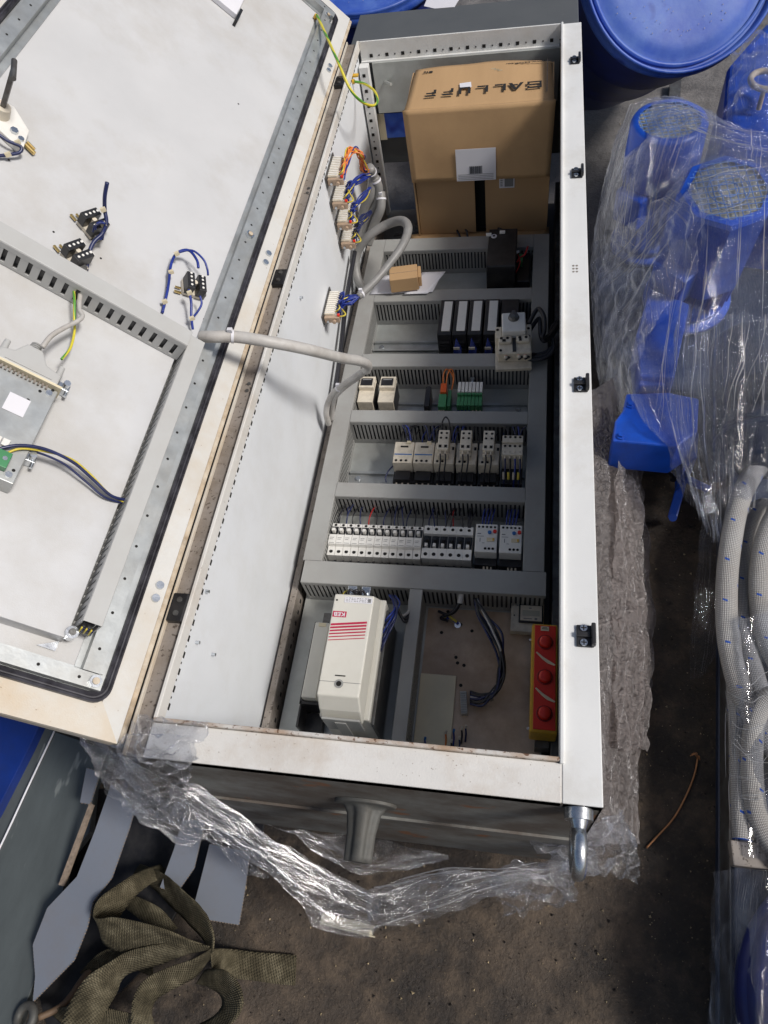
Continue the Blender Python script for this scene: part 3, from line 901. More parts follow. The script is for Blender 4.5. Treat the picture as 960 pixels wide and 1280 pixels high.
# contact blocks and their wires
def contact_block(u, v, label, ang, n=2):
    P = dat(u, v, .02)
    Mx = DM @ Matrix.Translation((P.x, P.y, 0)) @ Matrix.Rotation(ang, 4, 'Z')
    t = thing('contact_block', label, 'contact block', tuple(Mx.translation), 'push button contact blocks on the door')
    r = MB(Mx); r.box(-.016, .016, -.014, .014, .001, .009); r.cyl((-.020, -.006, .005), (-.020, .006, .005), .004, n=8)
    r.build('mounting_collar', M['beige_plastic'], t, bevel=.001)
    for k in range(n):
        x = -.011 + k * .020
        r = MB(Mx)
        r.box(x - .0065, x + .0065, -.017, .015, .0095, .030)
        o = r.build('switch_block', M['black_plastic'], t, bevel=.001)
        q = MB(Mx)
        for yy in (-.011, -.003, .005, .012):
            q.cyl((x, yy, .030), (x, yy, .0308), .0021, n=8)
        q.box(x - .005, x + .005, .0155, .0185, .018, .026)
        q.build('terminal', M['white_plastic'], o)
    r = MB(Mx); r.cyl((0, 0, .009), (0, 0, .026), .004, n=10); r.build('spindle', M['beige_plastic'], t)
    r = MB(Mx); r.box(-.024, -.017, -.012, .002, .001, .014); r.build('latch', M['steel_dark'], t, bevel=.001)
    r = MB(Mx); r.box(.018, .030, -.016, -.012, .004, .006); r.box(.018, .028, -.006, -.003, .004, .006); r.build('label_tab', M['brass'], t)
contact_block(117, 277, 'black contact block on the door next to the blue wire that ends in the air', .5)
contact_block(97, 316, 'black contact block half hidden behind the grey duct of the door', .5)
contact_block(243, 355, 'black contact block with two looping blue wires near the right edge of the door', -.35)
def dwire(name, label, pts, r, m, group=None, ties=(), cat='wire', sub=6):
    P = [dat3(*q) for q in pts]
    t = thing(name, label, cat, tuple(P[0]), group)
    b = MB(); b.tube(P, r, 8, 0, sub); b.build('insulation', M[m], t)
    for q in ties:
        c = dat3(*q); e = MB(); d = (c - CAMLOC).normalized()
        e.box(-.004, .004, -.0025, .0025, -.003, .003, 0, Matrix.Translation(c) @ Matrix.Rotation(.5, 4, 'Z'))
        e.build('wire_marker', M['label_cream'], t)
    return t
dwire('wire_bundle', 'blue wires of the right contact block running down to the duct', [(203, 391, .004), (210, 360, .012), (214, 330, .016), (222, 316, .02), (236, 313, .03), (246, 325, .035), (248, 335, .033)], .0024, 'blue_wire', None, [(221, 317, .024), (214, 340, .018), (206, 377, .012)])
dwire('wire_bundle', 'thin blue wire arching over the right contact block', [(222, 316, .022), (240, 313, .034), (254, 324, .038), (259, 336, .034), (260, 344, .032)], .0018, 'blue_wire')
dwire('wire_bundle', 'two blue wires leaving the right contact block downward', [(236, 362, .032), (239, 378, .028), (239, 395, .02), (241, 412, .01)], .0022, 'blue_wire', None, [(237, 366, .034), (240, 398, .02)])
dwire('wire_bundle', 'short blue wire bending back to the right contact block', [(250, 370, .03), (252, 380, .026), (246, 391, .02), (240, 397, .018)], .0018, 'blue_wire')
dwire('wire_bundle', 'blue wires gathered beside the two left contact blocks', [(108, 338, .004), (111, 318, .012), (117, 303, .02), (128, 292, .028), (133, 278, .034), (131, 262, .04), (131, 245, .06), (134, 228, .08)], .0032, 'navy_wire', None, [(113, 318, .016), (129, 280, .036), (129, 262, .044)])
for k, (du, m_) in enumerate(((0, 'navy_wire'), (3, 'blue_wire'), (6, 'navy_wire'))):
    dwire('wire_bundle', ('first', 'second', 'third')[k] + ' thin blue wire curving from the upper left contact block', [(116 + du, 290 - du, .03), (119 + du, 282 - du, .04), (128 + du / 2, 279, .042), (131, 283, .036), (122 + du, 300, .022)], .0016, m_)
dwire('wire_bundle', 'blue wire loop entering at the left edge below the door lock', [(-12, 160, .02), (8, 175, .018), (24, 182, .018), (27, 187, .016), (20, 192, .012), (-12, 196, .006)], .0026, 'navy_wire', None, [(22, 178, .02), (10, 193, .012)])
dwire('wire_bundle', 'pair of navy wires from the metal unit curving to the duct', [(-15, 565, .06), (20, 557, .066), (55, 561, .064), (90, 577, .055), (115, 598, .046), (138, 619, .038), (157, 625, .03)], .0022, 'navy_wire')
dwire('wire_bundle', 'brown and blue wire under the navy pair on the door', [(-2, 580, .058), (10, 566, .06), (35, 561, .062), (85, 572, .052), (112, 592, .044), (135, 616, .036), (156, 628, .028)], .0016, 'yellow_wire')
dwire('wire_bundle', 'thin navy wire lowest of the bunch on the door', [(-12, 568, .055), (30, 562, .056), (75, 577, .048), (105, 600, .04), (130, 621, .034), (154, 629, .026)], .0016, 'navy_wire')
dwire('earth_wire', 'yellow and green wire hanging from the door duct to the grey plug', [(92, 362, .05), (93, 375, .056), (93, 395, .05), (93, 415, .045), (88, 435, .05), (77, 449, .058)], .0019, 'earth_wire')
dwire('data_cable', 'grey cable from the door duct to the grey plug', [(101, 362, .05), (99, 385, .055), (103, 395, .058), (96, 402, .062), (80, 410, .065), (64, 420, .07), (53, 434, .07)], .0034, 'grey_cable')
# metal unit with its plug
DU = thing('metal_unit', 'zinc plated metal unit screwed on the door, cut by the left edge', 'electronic unit', tuple(dat3(30, 540, PH)))
r = MB(DM); r.box(.238, .46, .254, .404, PH + .0004, .058); ub = r.build('housing', M['galv'], DU, bevel=.0012)
r = MB(DM)
for (u, v) in ((50, 419 + 70), (35, 500), (29, 511), (17, 588), (66, 488)):
    P = dat(u, v, .058); r.cyl((P.x, P.y, .058), (P.x, P.y, .0584), .0022, n=8)
r.build('hole', M['hole_dark'], DU)
for (a, bb) in ((.2475, .395), (.2475, .263)):
    r = MB(DM); r.cyl((a, bb, .058), (a, bb, .061), .0042, n=10); r.build('screw', M['zinc'], DU)
r = MB(DM)
for k in range(5):
    r.box(.262 + k * .010, .2705 + k * .010, .296, .306, .0585, .0625)
r.build('terminal_strip', M['white_plastic'], DU, bevel=.0006)
r = MB(DM); r.box(.262, .288, .345, .372, .0584, .0588); r.build('paper_label', M['paper'], DU)
r = MB(DM)
r.box(.236, .330, .4045, .408, .040, .0665)
r.build('flange', M['label_cream'], DU)
r = MB(DM)
for k in range(13): r.box(.252 + k * .0052, .2545 + k * .0052, .398, .404, .0585, .0615)
r.build('pin_row', M['frame_brown'], DU, kind='stuff')
for (u, v) in ((78, 490), (36, 578)):
    P = dat(u, v, .03)
    r = MB(DM); r.box(P.x - .006, P.x + .010, P.y - .005, P.y + .005, PH + .001, .044); r.cyl((P.x, P.y, .044), (P.x, P.y, .056), .0045, n=10); r.cyl((P.x - .004, P.y - .012, .04), (P.x - .004, P.y - .004, .04), .0025, n=8)
    r.build('mounting_screw', M['zinc'], DU, bevel=.0006)
PG = thing('plug', 'grey plastic plug hood pushed onto the metal unit', 'plug', tuple(dat3(45, 455, .05)))
r = MB(DM)
r.prism([(.243, .4085), (.322, .4085), (.322, .425), (.306, .430), (.296, .448), (.276, .448), (.264, .430), (.243, .425)], .036, .064)
hd = r.build('hood', M['duct_light'], PG, bevel=.002)
r = MB(DM); r.prism([(.252, .412), (.312, .412), (.312, .418), (.252, .418)], .0642, .0652); r.build('ridge', M['duct_light'], hd)
for a in (.2465, .3185):
    r = MB(DM); r.cyl((a, .424, .050), (a, .447, .050), .0052, .004, n=12); r.build('thumb_screw', M['duct_light'], PG)
r = MB(DM)
for k in range(4): r.cyl((.286, .4485 + k * .0034, .050), (.286, .4508 + k * .0034, .050), .0088 - k * .0006, n=16)
r.cyl((.286, .448, .050), (.286, .462, .050), .0055, n=12)
r.build('strain_relief', M['duct_grey'], PG)
tp = thing('terminal_plug', 'green screw terminal plug at the lower left of the metal unit', 'terminal plug', tuple(dat3(3, 575, .06)))
r = MB(DM); P = dat(2, 576, .06); r.box(P.x - .008, P.x + .016, P.y - .012, P.y + .010, .0588, .070); o_ = r.build('block', M['green_plastic'], tp, bevel=.0008)
r = MB(DM)
for k in range(2): r.cyl((P.x - .002 + k * .01, P.y, .070), (P.x - .002 + k * .01, P.y, .0708), .003, n=8)
r.build('terminal', M['zinc'], tp)

# yellow-green earth wire bridging door and cabinet
A = dat3(396, 19, .012)
pts = [A, dat3(404, 36, .035), at(421, 74, .74), at(437, 110, .70), at(452, 127, .66), at(466, 132, .62), at(472, 126, .60), at(468, 114, .60), at(456, 105, .60), atx(443, 102, .036)]
t = thing('earth_wire', 'yellow and green earth wire bridging the door corner and the cabinet', 'earth wire', tuple(A))
b = MB(); b.tube(pts, .0032, 10, 0, 8); b.build('insulation', M['earth_wire'], t)
b = MB(); b.cyl(pts[-1], pts[-1] + Vector((-.006, 0, 0)), .006, n=12); b.build('ring_terminal', M['yellow_plastic'], t); b = MB(); b.cyl(pts[0] - DN * .008, pts[0], .0055, n=12); b.build('ring_terminal', M['yellow_plastic'], t); b = MB(); b.box(-.009, .009, -.006, .006, -.002, .002, 0, Matrix.Translation(pts[-1] + Vector((.002, .006, .012)))); b.build('ring_terminal', M['yellow_plastic'], t)
# ------------------------------------------------------------------ devices on the plate
ORD = ('first', 'second', 'third', 'fourth', 'fifth', 'sixth', 'seventh', 'eighth', 'ninth', 'tenth', 'eleventh', 'twelfth')
Z0 = PZ + .009
def prof_x(mb, prof, x0, x1, m=0):           # profile in y-z extruded along x
    n = len(prof)
    vs = [(x0, p[0], p[1]) for p in prof] + [(x1, p[0], p[1]) for p in prof]
    mb.add(vs, [tuple(range(n))[::-1], tuple(range(n, 2 * n))] + [(k, (k + 1) % n, n + (k + 1) % n, n + k) for k in range(n)], m)
def breaker(x, label):
    t = thing('circuit_breaker', label, 'circuit breaker', (x, .552, Z0), 'single pole circuit breakers in the long row')
    b = MB(); w2 = .0079
    prof_x(b, [(-.039, 0), (.039, 0), (.039, .046), (.009, .0465), (.007, .055), (-.017, .057), (-.019, .048), (-.039, .047)], -w2, w2)
    b.build('housing', M['white_plastic'], t, bevel=.0006, local=True)
    b = MB(); b.box(-w2 * .9, w2 * .9, .0095, .030, .0462, .0474); b.build('toggle_well', M['black_plastic'], t, local=True)
    b = MB(); prof_x(b, [(.013, .0475), (.022, .0475), (.020, .060), (.013, .061)], -.0034, .0034); b.build('toggle', M['white_plastic'], t, bevel=.0005, local=True)
    b = MB(); b.cyl((0, -.030, .0468), (0, -.030, .0476), .0040, n=10); b.cyl((0, .0345, .0466), (0, .0345, .0472), .003, n=10); b.build('terminal', M['hole_dark'], t, local=True)
    b = MB(); b.box(-.0055, .0055, -.0150, -.0142, .0569, .0574); b.box(-.0050, .002, -.006, -.0052, .0563, .0568); b.box(-.0050, .0035, -.002, -.0014, .0559, .0565); b.build('face_print', M['print_grey'], t, local=True)
    return t
x0 = .1095
first = breaker(x0, 'white single pole circuit breaker, leftmost of the long row')
for k in range(1, 12):
    c = copy_tree(first); c.location.x = x0 + k * .01645
    c['label'] = 'white single pole circuit breaker, %s from the left in the long row' % ORD[k]
def breaker3(x, label):
    t = thing('circuit_breaker', label, 'circuit breaker', (x, .555, Z0), 'breakers with black toggles')
    b = MB(); w2 = .0084
    prof_x(b, [(-.040, 0), (.040, 0), (.040, .046), (.020, .047), (.018, .040), (-.014, .040), (-.016, .050), (-.040, .049)], -w2, w2)
    b.build('housing', M['white_plastic'], t, bevel=.0006, local=True)
    b = MB(); b.box(-w2 * .93, w2 * .93, -.0135, .0175, .0402, .0412); b.build('toggle_well', M['black_plastic'], t, local=True)
    b = MB(); prof_x(b, [(-.002, .041), (.012, .041), (.010, .055), (.001, .055)], -.0026, .0042, 0); prof_x(b, [(-.012, .041), (-.003, .041), (-.004, .050), (-.011, .050)], -.004, .0022, 1)
    b.build('toggle', [M['black_plastic'], M['white_plastic']], t, bevel=.0004, local=True)
    b = MB(); b.cyl((0, -.030, .0492), (0, -.030, .0500), .0040, n=10); b.cyl((0, .031, .0464), (0, .031, .0472), .0034, n=10); b.build('terminal', M['hole_dark'], t, local=True)
    return t
x1 = .3085
f3 = breaker3(x1, 'circuit breaker with black toggle, leftmost of six beside the white breakers')
for k in range(1, 6):
    c = copy_tree(f3); c.location.x = x1 + k * .0170
    c['label'] = 'circuit breaker with black toggle, %s' % ('next to the motor protection relay' if k == 5 else ORD[k] + ' of six from the left')
# black comb bar below the breakers
b = MB(); b.box(.103, .401, .497, .5115, PZ + .012, PZ + .034)
for k in range(18): b.box(.107 + k * .0165, .114 + k * .0165, .493, .4968, PZ + .01, PZ + .03)
tag(b.build('comb_bar', M['black_plastic'], None, bevel=.001), 'black comb bar along the lower side of the breaker row', 'busbar')
def ferrules(t, xs, y, z, ln=.010, m='ferrule_white', wire='black_wire', loop=.012):
    for x in xs:
        b = MB(); b.cyl((x, y, z), (x, y - ln, z - .003), .0019, n=8); b.build('ferrule', M[m], t)
        b = MB(); b.tube([(x, y - ln, z - .003), (x + .001, y - ln - loop * .5, z - .010), (x, y - ln - loop, z - .028)], .0017, 6, 0, 4); b.build('lead', M[wire], t)
def overload(x, label, ydial=0):
    t = thing('motor_relay', label, 'motor protection relay', (x, .556, PZ), 'motor protection relays')
    b = MB(); b.box(x - .0222, x + .0222, .510, .592, PZ + .010, PZ + .050); b.build('base', M['black_plastic'], t, bevel=.001)
    b = MB(); b.box(x - .0218, x + .0218, .525, .590, PZ + .0503, PZ + .078); fc = b.build('face', M['white_plastic'], t, bevel=.0015)
    b = MB()
    for k in range(5): b.cyl((x - .016 + k * .008, .583, PZ + .078), (x - .016 + k * .008, .583, PZ + .0787), .0025, n=10)
    for k in range(3): b.cyl((x - .001 + k * .0075, .533, PZ + .078), (x - .001 + k * .0075, .533, PZ + .0787), .0028, n=10)
    b.build('terminal', M['hole_dark'], t)
    b = MB(); b.box(x - .018, x - .011, .566, .568, PZ + .0781, PZ + .0784); b.box(x - .018, x - .005, .5605, .5615, PZ + .0781, PZ + .0784); b.box(x - .013, x - .0115, .548, .557, PZ + .0781, PZ + .0784); b.box(x - .008, x - .003, .545, .546, PZ + .0781, PZ + .0784); b.build('face_print', M['print_grey'], t)
    b = MB(); b.cyl((x + .006, .570, PZ + .078), (x + .006, .570, PZ + .081), .0038, n=12); b.build('dial', M['blue_mark'], t)
    b = MB(); b.cyl((x + .0165, .572, PZ + .078), (x + .0165, .572, PZ + .082), .0038, n=12); b.build('reset_button', M['red_plastic'], t)
    b = MB(); b.box(x + .001, x + .0165, .5495, .5575, PZ + .0782, PZ + .0795); b.build('yellow_tag', M['label_cream'], t)
    b = MB(); b.box(x + .0125, x + .0155, .5505, .5565, PZ + .0796, PZ + .0802); b.build('tag_mark', M['yellow_plastic'], t)
    ferrules(t, [x - .003, x + .004, x + .0115], .5095, PZ + .045)
    for k in range(4):
        b = MB(); b.tube([(x - .010 + k * .006, .590, PZ + .060), (x - .010 + k * .0065, .606, PZ + .072), (x - .008 + k * .007, .632, PZ + .064), (x - .006 + k * .006, .648, PZ + .045)], .0014, 6, 0, 5); b.build('lead', M['blue_wire'], t)
overload(.4305, 'beige motor protection relay with blue and red dials beside the breakers')
overload(.4790, 'beige motor protection relay, rightmost device of its row')
# contactor row
def contactor(x, label, aux=True, blue=True, rail_y=.745):
    t = thing('contactor', label, 'contactor', (x, .745, PZ), 'contactors in the middle row')
    b = MB(); b.box(x - .0222, x + .0222, .706, .786, PZ + .009, PZ + .050); b.build('base', M['black_plastic'], t, bevel=.001)
    b = MB()
    zt = .084
    b.box(x - .0218, x + .0218, .733, .792, PZ + .0505, PZ + zt)
    b.box(x - .0205, x + .0205, .7325, .7455, PZ + zt, PZ + zt + .003)
    b.build('face', M['beige_plastic'], t, bevel=.0018)
    q = MB()
    for k in range(3 if not aux else 2): q.cyl((x - .0135 + k * .0110, .7385, PZ + zt + .003), (x - .0135 + k * .0110, .7385, PZ + zt + .0037), .0030, n=10)
    if aux: q.box(x + .0155, x + .0205, .772, .780, PZ + zt, PZ + zt + .0008)
    q.build('terminal', M['hole_dark'], t)
    if blue:
        q = MB(); q.box(x - .0195, x + .019, .7560, .7585, PZ + zt + .0002, PZ + zt + .0008); q.build('blue_stripe', M['blue_mark'], t)
        q = MB(); q.box(x - .008, x + .009, .7765, .7800, PZ + zt, PZ + zt + .0015); q.build('indicator_slot', M['hole_dark'], t)
        q = MB(); q.box(x + .005, x + .014, .786, .792, PZ + zt, PZ + zt + .004); q.build('clip', M['label_cream'], t)
    if aux:
        q = MB(); q.box(x - .0128, x + .0108, .749, .802, PZ + zt + .0004, PZ + .116); q.box(x - .0128, x + .0108, .742, .7488, PZ + zt + .004, PZ + .104)
        au = q.build('auxiliary_block', M['beige_plastic'], t, bevel=.0014)
        q = MB()
        for (dx, yy) in ((-.007, .793), (.0048, .793), (-.007, .780), (.0048, .780)):
            q.cyl((x + dx, yy, PZ + .116), (x + dx, yy, PZ + .1167), .0028, n=10)
        for (dx, yy) in ((-.007, .758), (.0048, .758)): q.box(x + dx - .003, x + dx + .003, yy - .004, yy + .003, PZ + .116, PZ + .1168)
        q.build('terminal', M['hole_dark'], au)
        for dx in (-.006, .005):
            q = MB(); q.cyl((x + dx, .7555, PZ + .113), (x + dx, .743, PZ + .108), .0021, n=8); q.build('ferrule', M['ferrule_white'], t)
            q = MB(); q.tube([(x + dx, .743, PZ + .108), (x + dx + .001, .730, PZ + .100), (x + dx - .002, .714, PZ + .080), (x + dx - .003, .704, PZ + .05)], .0018, 6, 0, 4); q.build('lead', M['black_wire'], t)
    ferrules(t, [x - .0135, x - .0005, x + .0125], .7055, PZ + .048, loop=.008)
    b = MB(); b.box(x - .017, x + .017, .7067, .7305, PZ + .0503, PZ + .060); b.build('lower_block', M['black_plastic'], t, bevel=.001)
    return t
contactor(.2385, 'beige contactor with blue stripe, leftmost of its row', False)
contactor(.2835, 'beige contactor with blue stripe, second from the left', False)
contactor(.3290, 'contactor with an auxiliary block on it and a black wire loop above', True, False)
contactor(.3770, 'contactor with an auxiliary block, fourth device from the left', True, False)
contactor(.4255, 'contactor with an auxiliary block beside the wide relay at the end', True, False)
# wide relay at the right end of that row
x = .4745
t = thing('timer_relay', 'wide beige relay with eight terminals at the right end of the contactor row', 'relay', (x, .745, PZ))
b = MB(); b.box(x - .0222, x + .0222, .706, .790, PZ + .009, PZ + .055); b.build('base', M['black_plastic'], t, bevel=.001)
b = MB(); b.box(x - .0218, x + .0218, .7745, .793, PZ + .0555, PZ + .112); b.box(x - .0218, x + .0218, .745, .774, PZ + .0555, PZ + .107); fc = b.build('face', M['beige_plastic'], t, bevel=.0012)
q = MB()
for k in range(4):
    for yy, zz in ((.788, .112), (.768, .107)): q.cyl((x - .0155 + k * .0103, yy, PZ + zz), (x - .0155 + k * .0103, yy, PZ + zz + .0007), .0029, n=10)
q.build('terminal', M['hole_dark'], t)
for k, mw in enumerate(('navy_wire', 'black_wire', 'blue_wire', 'navy_wire')):
    xx = x - .0155 + k * .0103
    q = MB(); q.cyl((xx, .754, PZ + .107), (xx + .001, .742, PZ + .098), .0024, n=8); q.build('ferrule', M['ferrule_white'], t)
    q = MB(); q.tube([(xx + .001, .742, PZ + .098), (xx + .002, .728, PZ + .085), (xx, .712, PZ + .06), (xx, .700, PZ + .04)], .002, 6, 0, 4); q.build('lead', M[mw], t)
    q = MB(); q.cyl((xx - .001, .722, PZ + .076), (xx - .001, .712, PZ + .064), .0026, n=8); q.build('wire_marker', M['yellow_wire' if k % 2 else 'ferrule_white'], t)
# thin loop of wire above the third contactor
def wire(name, label, pts, r, m, group=None, cat='wire', sub=6, n=8):
    t = thing(name, label, cat, tuple(pts[0]), group)
    b = MB(); b.tube(pts, r, n, 0, sub); b.build('insulation', M[m], t)
    return t
wire('wire_loop', 'small black wire loop standing up over the third contactor', [(.322, .80, .30), (.320, .822, .312), (.327, .838, .316), (.336, .826, .312), (.336, .80, .30)], .0017, 'black_wire')
wire('wire_loop', 'blue wire curving out left of the first contactor', [at(494, 580, .255), at(486, 588, .25), at(482, 597, .245), at(483, 603, .24)], .0017, 'navy_wire')
# vertical leads from the device rows up into the duct slots
def leads(name, label, xs, y0, y1, z0, z1, mats, r=.0013, jit=.006):
    t = thing(name, label, 'wires', (xs[0], y0, z0))
    for i, x in enumerate(xs):
        b = MB(); xx = x + random.uniform(-jit, jit)
        b.tube([(x, y0, z0), (x + random.uniform(-.003, .003), y0 + (y1 - y0) * .3, z0 + .012), (xx, y0 + (y1 - y0) * .7, (z0 + z1) / 2 + .012), (xx, y1, z1)], r, 6, 0, 4)
        b.build('lead', M[mats[i % len(mats)]], t)
    return t
leads('wire_row', 'thin dark leads rising from the breaker row to the duct above', [.112 + k * .0165 for k in range(18)], .588, .648, .245, .235, ('black_wire', 'navy_wire', 'black_wire', 'navy_wire', 'red_wire', 'black_wire', 'navy_wire', 'black_wire', 'black_wire', 'navy_wire', 'black_wire'), r=.0014)
leads('wire_row', 'thin dark leads rising from the contactor row to the duct above', [.225 + k * .0175 for k in range(15)], .790, .853, .262, .245, ('black_wire', 'navy_wire', 'black_wire', 'blue_wire'))
leads('wire_row', 'thin leads below the breaker row', [.118 + k * .0165 for k in range(17)], .512, .484, .235, .22, ('black_wire',))
t_ = thing('wire_row', 'dark leads looping over the contactor row near the duct above it', 'wires', (.22, .79, .28))
for k in range(16):
    x = random.uniform(.22, .49); dx = random.uniform(-.02, .02); m_ = random.choice(('black_wire', 'navy_wire', 'black_wire', 'blue_wire'))
    b = MB(); b.tube([(x, .792, .288), (x + dx * .4, .815, .30 + random.uniform(-.01, .006)), (x + dx, .838, .285), (x + dx, .852, .262)], .0015, 6, 0, 5); b.build('lead', M[m_], t_)
t_ = thing('wire_row', 'second layer of dark leads between the breaker row and the slotted duct', 'wires', (.11, .59, .25))
for k in range(14):
    x = random.uniform(.11, .40); dx = random.uniform(-.012, .012); m_ = random.choice(('black_wire', 'navy_wire', 'black_wire'))
    b = MB(); b.tube([(x, .590, .252), (x + dx * .4, .610, .262), (x + dx, .632, .256), (x + dx, .647, .245)], .0015, 6, 0, 5); b.build('lead', M[m_], t_)
# upper row: two power relays, terminals
def power_relay(x, label):
    t = thing('power_relay', label, 'relay', (x, .955, PZ), 'ivory relays with black caps')
    b = MB(); b.box(x - .019, x + .019, .926, .998, PZ + .009, PZ + .062); b.build('housing', M['beige_plastic'], t, bevel=.0015)
    b = MB(); prof_x(b, [(.962, PZ + .0625), (1.000, PZ + .0625), (1.000, PZ + .070), (.962, PZ + .074)], x - .0185, x + .0185); b.build('cap', M['beige_plastic'], t, bevel=.001)
    b = MB(); b.box(x - .014, x + .014, .968, .990, PZ + .073, PZ + .0748); b.build('dark_window', M['black_plastic'], t)
    b = MB(); b.box(x - .0105, x + .0105, .984, .987, PZ + .0749, PZ + .0756); b.build('name_tab', M['print_grey'], t)
    b = MB(); b.box(x + .0192, x + .0205, .93, .99, PZ + .01, PZ + .058); b.build('side_gap', M['black_plastic'], t)
power_relay(.1225, 'ivory relay with black cap, left one of the pair under the duct')
power_relay(.1725, 'ivory relay with black cap, right one of the pair')
b = MB(); b.prism([(.263, .925), (.276, .925), (.276, .985), (.27, .99), (.263, .985)], PZ + .009, PZ + .05)
tag(b.build('terminal_clamp', M['black_plastic'], None, bevel=.0015), 'slim black clamp standing alone on the rail left of the green terminal', 'clamp')
t = thing('terminal_block', 'green and orange terminal block with two orange wires', 'terminal block', (.307, .955, PZ))
b = MB(); b.box(.297, .315, .922, .962, PZ + .009, PZ + .052); b.box(.316, .3245, .930, .98, PZ + .009, PZ + .045); b.build('body', M['green_plastic'], t, bevel=.001)
b = MB(); b.box(.299, .313, .964, .992, PZ + .02, PZ + .056); b.build('body', M['orange_plastic'], t, bevel=.001)
for k in range(2):
    b = MB(); b.tube([(.304 + k * .007, .990, PZ + .05), (.304 + k * .010, 1.010, PZ + .066), (.312 + k * .010, 1.024, PZ + .07), (.326 + k * .002, 1.012, PZ + .055), (.324, .985, PZ + .04)], .0018, 6, 0, 5); b.build('lead', M['orange_wire'], t)
b = MB()
for k in range(3): b.cyl((.300 + k * .005, .922, PZ + .04), (.300 + k * .005, .912, PZ + .03), .0018, n=6)
b.build('ferrule', M['ferrule_white'], t)
for k in range(7):
    x = .3435 + k * .0085
    t = thing('terminal_clamp', 'green and white terminal clamp, %s' % ('leftmost of the block of seven' if k == 0 else 'rightmost of the block of seven' if k == 6 else ORD[k] + ' of the block of seven'), 'terminal clamp', (x, .955, PZ), 'row of seven terminal clamps')
    b = MB(); b.box(x - .0038, x + .0038, .932, .960, PZ + .009, PZ + .046); b.box(x - .0038, x + .0038, .9605, .966, PZ + .009, PZ + .052); b.build('clamp_body', M['green_plastic'], t, bevel=.0005)
    b = MB(); b.box(x - .0034, x + .0034, .967, .998, PZ + .012, PZ + .054); b.build('white_cover', M['white_plastic'], t, bevel=.0005)
    b = MB(); b.cyl((x, .931, PZ + .03), (x, .921, PZ + .022), .0019, n=6); b.build('ferrule', M['ferrule_white'] if k > 3 else M['blue_wire'], t)
b = MB(); b.cyl((.372, 1.012, PZ + .045), (.372, 1.012, PZ + .052), .005, n=10); b.box(.369, .375, .999, 1.012, PZ + .02, PZ + .045)
tag(b.build('rail_clamp', M['zinc'], None), 'small zinc end clamp behind the green and white terminals', 'clamp')
b = MB(); b.box(.206, .232, .925, .937, PZ + .010, PZ + .018)
o = b.build('rail_label', M['beige_plastic'], None, bevel=.0006); tag(o, 'small beige label block on the rail right of the two relays', 'label block')
# modules with white strips
mat('red_dark', (.25, .012, .01), .4)
MX = (.2965, .3335, .3705, .4095)
for k, x in enumerate(MX):
    t = thing('control_module', 'black control module with worn white label strip, %s' % (('leftmost of four', 'second of four from the left', 'third of four from the left', 'beside the loose switch')[k]), 'control module', (x, 1.19, PZ), 'black modules with white strips')
    b = MB(); b.box(x - .0175, x + .0175, 1.123, 1.247, PZ + .009, PZ + .086); b.build('housing', M['black_plastic'], t, bevel=.002)
    b = MB(); b.box(x - .0078, x + .0130, 1.134, 1.238, PZ + .0863, PZ + .0885); b.build('label_strip', M['white_plastic'], t, bevel=.0005)
    b = MB()
    for j in range(5): b.box(x - .012, x + .012, 1.117, 1.1228, PZ + .016 + j * .011, PZ + .022 + j * .011)
    b.build('terminal', M['black_plastic'], t, bevel=.0005)
    if k:
        b = MB()
        for j in range(6): b.tube([(x - .006 + j * .002, 1.117, PZ + .078 - j * .006), (x - .008 + j * .0022, 1.104, PZ + .07 - j * .006), (x - .014 + j * .003, 1.088, PZ + .04), (x - .018 + j * .003, 1.068, PZ + .02)], .0016, 6, 0, 4)
        b.build('lead', M['blue_wire'], t)
        b = MB(); b.box(x - .013, x + .002, 1.097, 1.101, PZ + .06, PZ + .066); b.build('cable_tie', M['ferrule_white'], t)
t = thing('control_module', 'plain black module partly hidden behind the loose switch', 'control module', (.455, 1.19, PZ))
b = MB(); b.box(.431, .475, 1.135, 1.2515, PZ + .009, PZ + .080); b.build('housing', M['black_plastic'], t, bevel=.002)
b = MB(); b.box(.4765, .492, 1.15, 1.24, PZ + .009, PZ + .05); b.build('side_block', M['black_plastic'], t, bevel=.002)
# loose main switch lying across the duct
SWM = Matrix.Translation((.466, 1.062, .300)) @ Matrix.Rotation(.06, 4, 'Z') @ Matrix.Rotation(.10, 4, 'X')
t = thing('main_switch', 'loose ivory main switch with thick black cables lying across the duct', 'switch', (.466, 1.062, .30))
def SB(name, mat_, boxes, par=None, bev=.0012, **kw):
    b = MB(SWM)
    for q in boxes: b.box(*q)
    return b.build(name, M[mat_], par or t, bevel=bev, **kw)
SB('back_plate', 'beige_plastic', [(-.042, .040, -.060, .050, -.010, -.0005)])
SB('lower_body', 'beige_plastic', [(-.036, .040, -.040, .005, 0, .030), (-.034, -.004, -.014, .004, .0305, .040), (.006, .036, -.014, .004, .0305, .040)], bev=.003)
SB('upper_body', 'white_plastic', [(-.026, .028, .006, .062, 0, .052)], bev=.003)
SB('side_lug', 'beige_plastic', [(-.041, -.0265, .010, .045, 0, .025), (.0285, .042, .002, .048, 0, .025)], bev=.002)
b = MB(SWM); b.cyl((.001, .046, .052), (.001, .046, .060), .013, .010, n=20); b.box(-.003, .005, .036, .056, .060, .066); b.build('rotary_knob', M['steel_dark'], t, bevel=.001)
b = MB(SWM)
for x in (-.028, -.014, .014, .028): b.cyl((x, -.003, .040), (x, -.003, .0408), .0036, n=10)
for (x, y, z) in ((-.030, -.030, .030), (-.036, .035, .025), (.035, .035, .025), (.035, .012, .025)): b.cyl((x, y, z), (x, y, z + .0008), .0034, n=10)
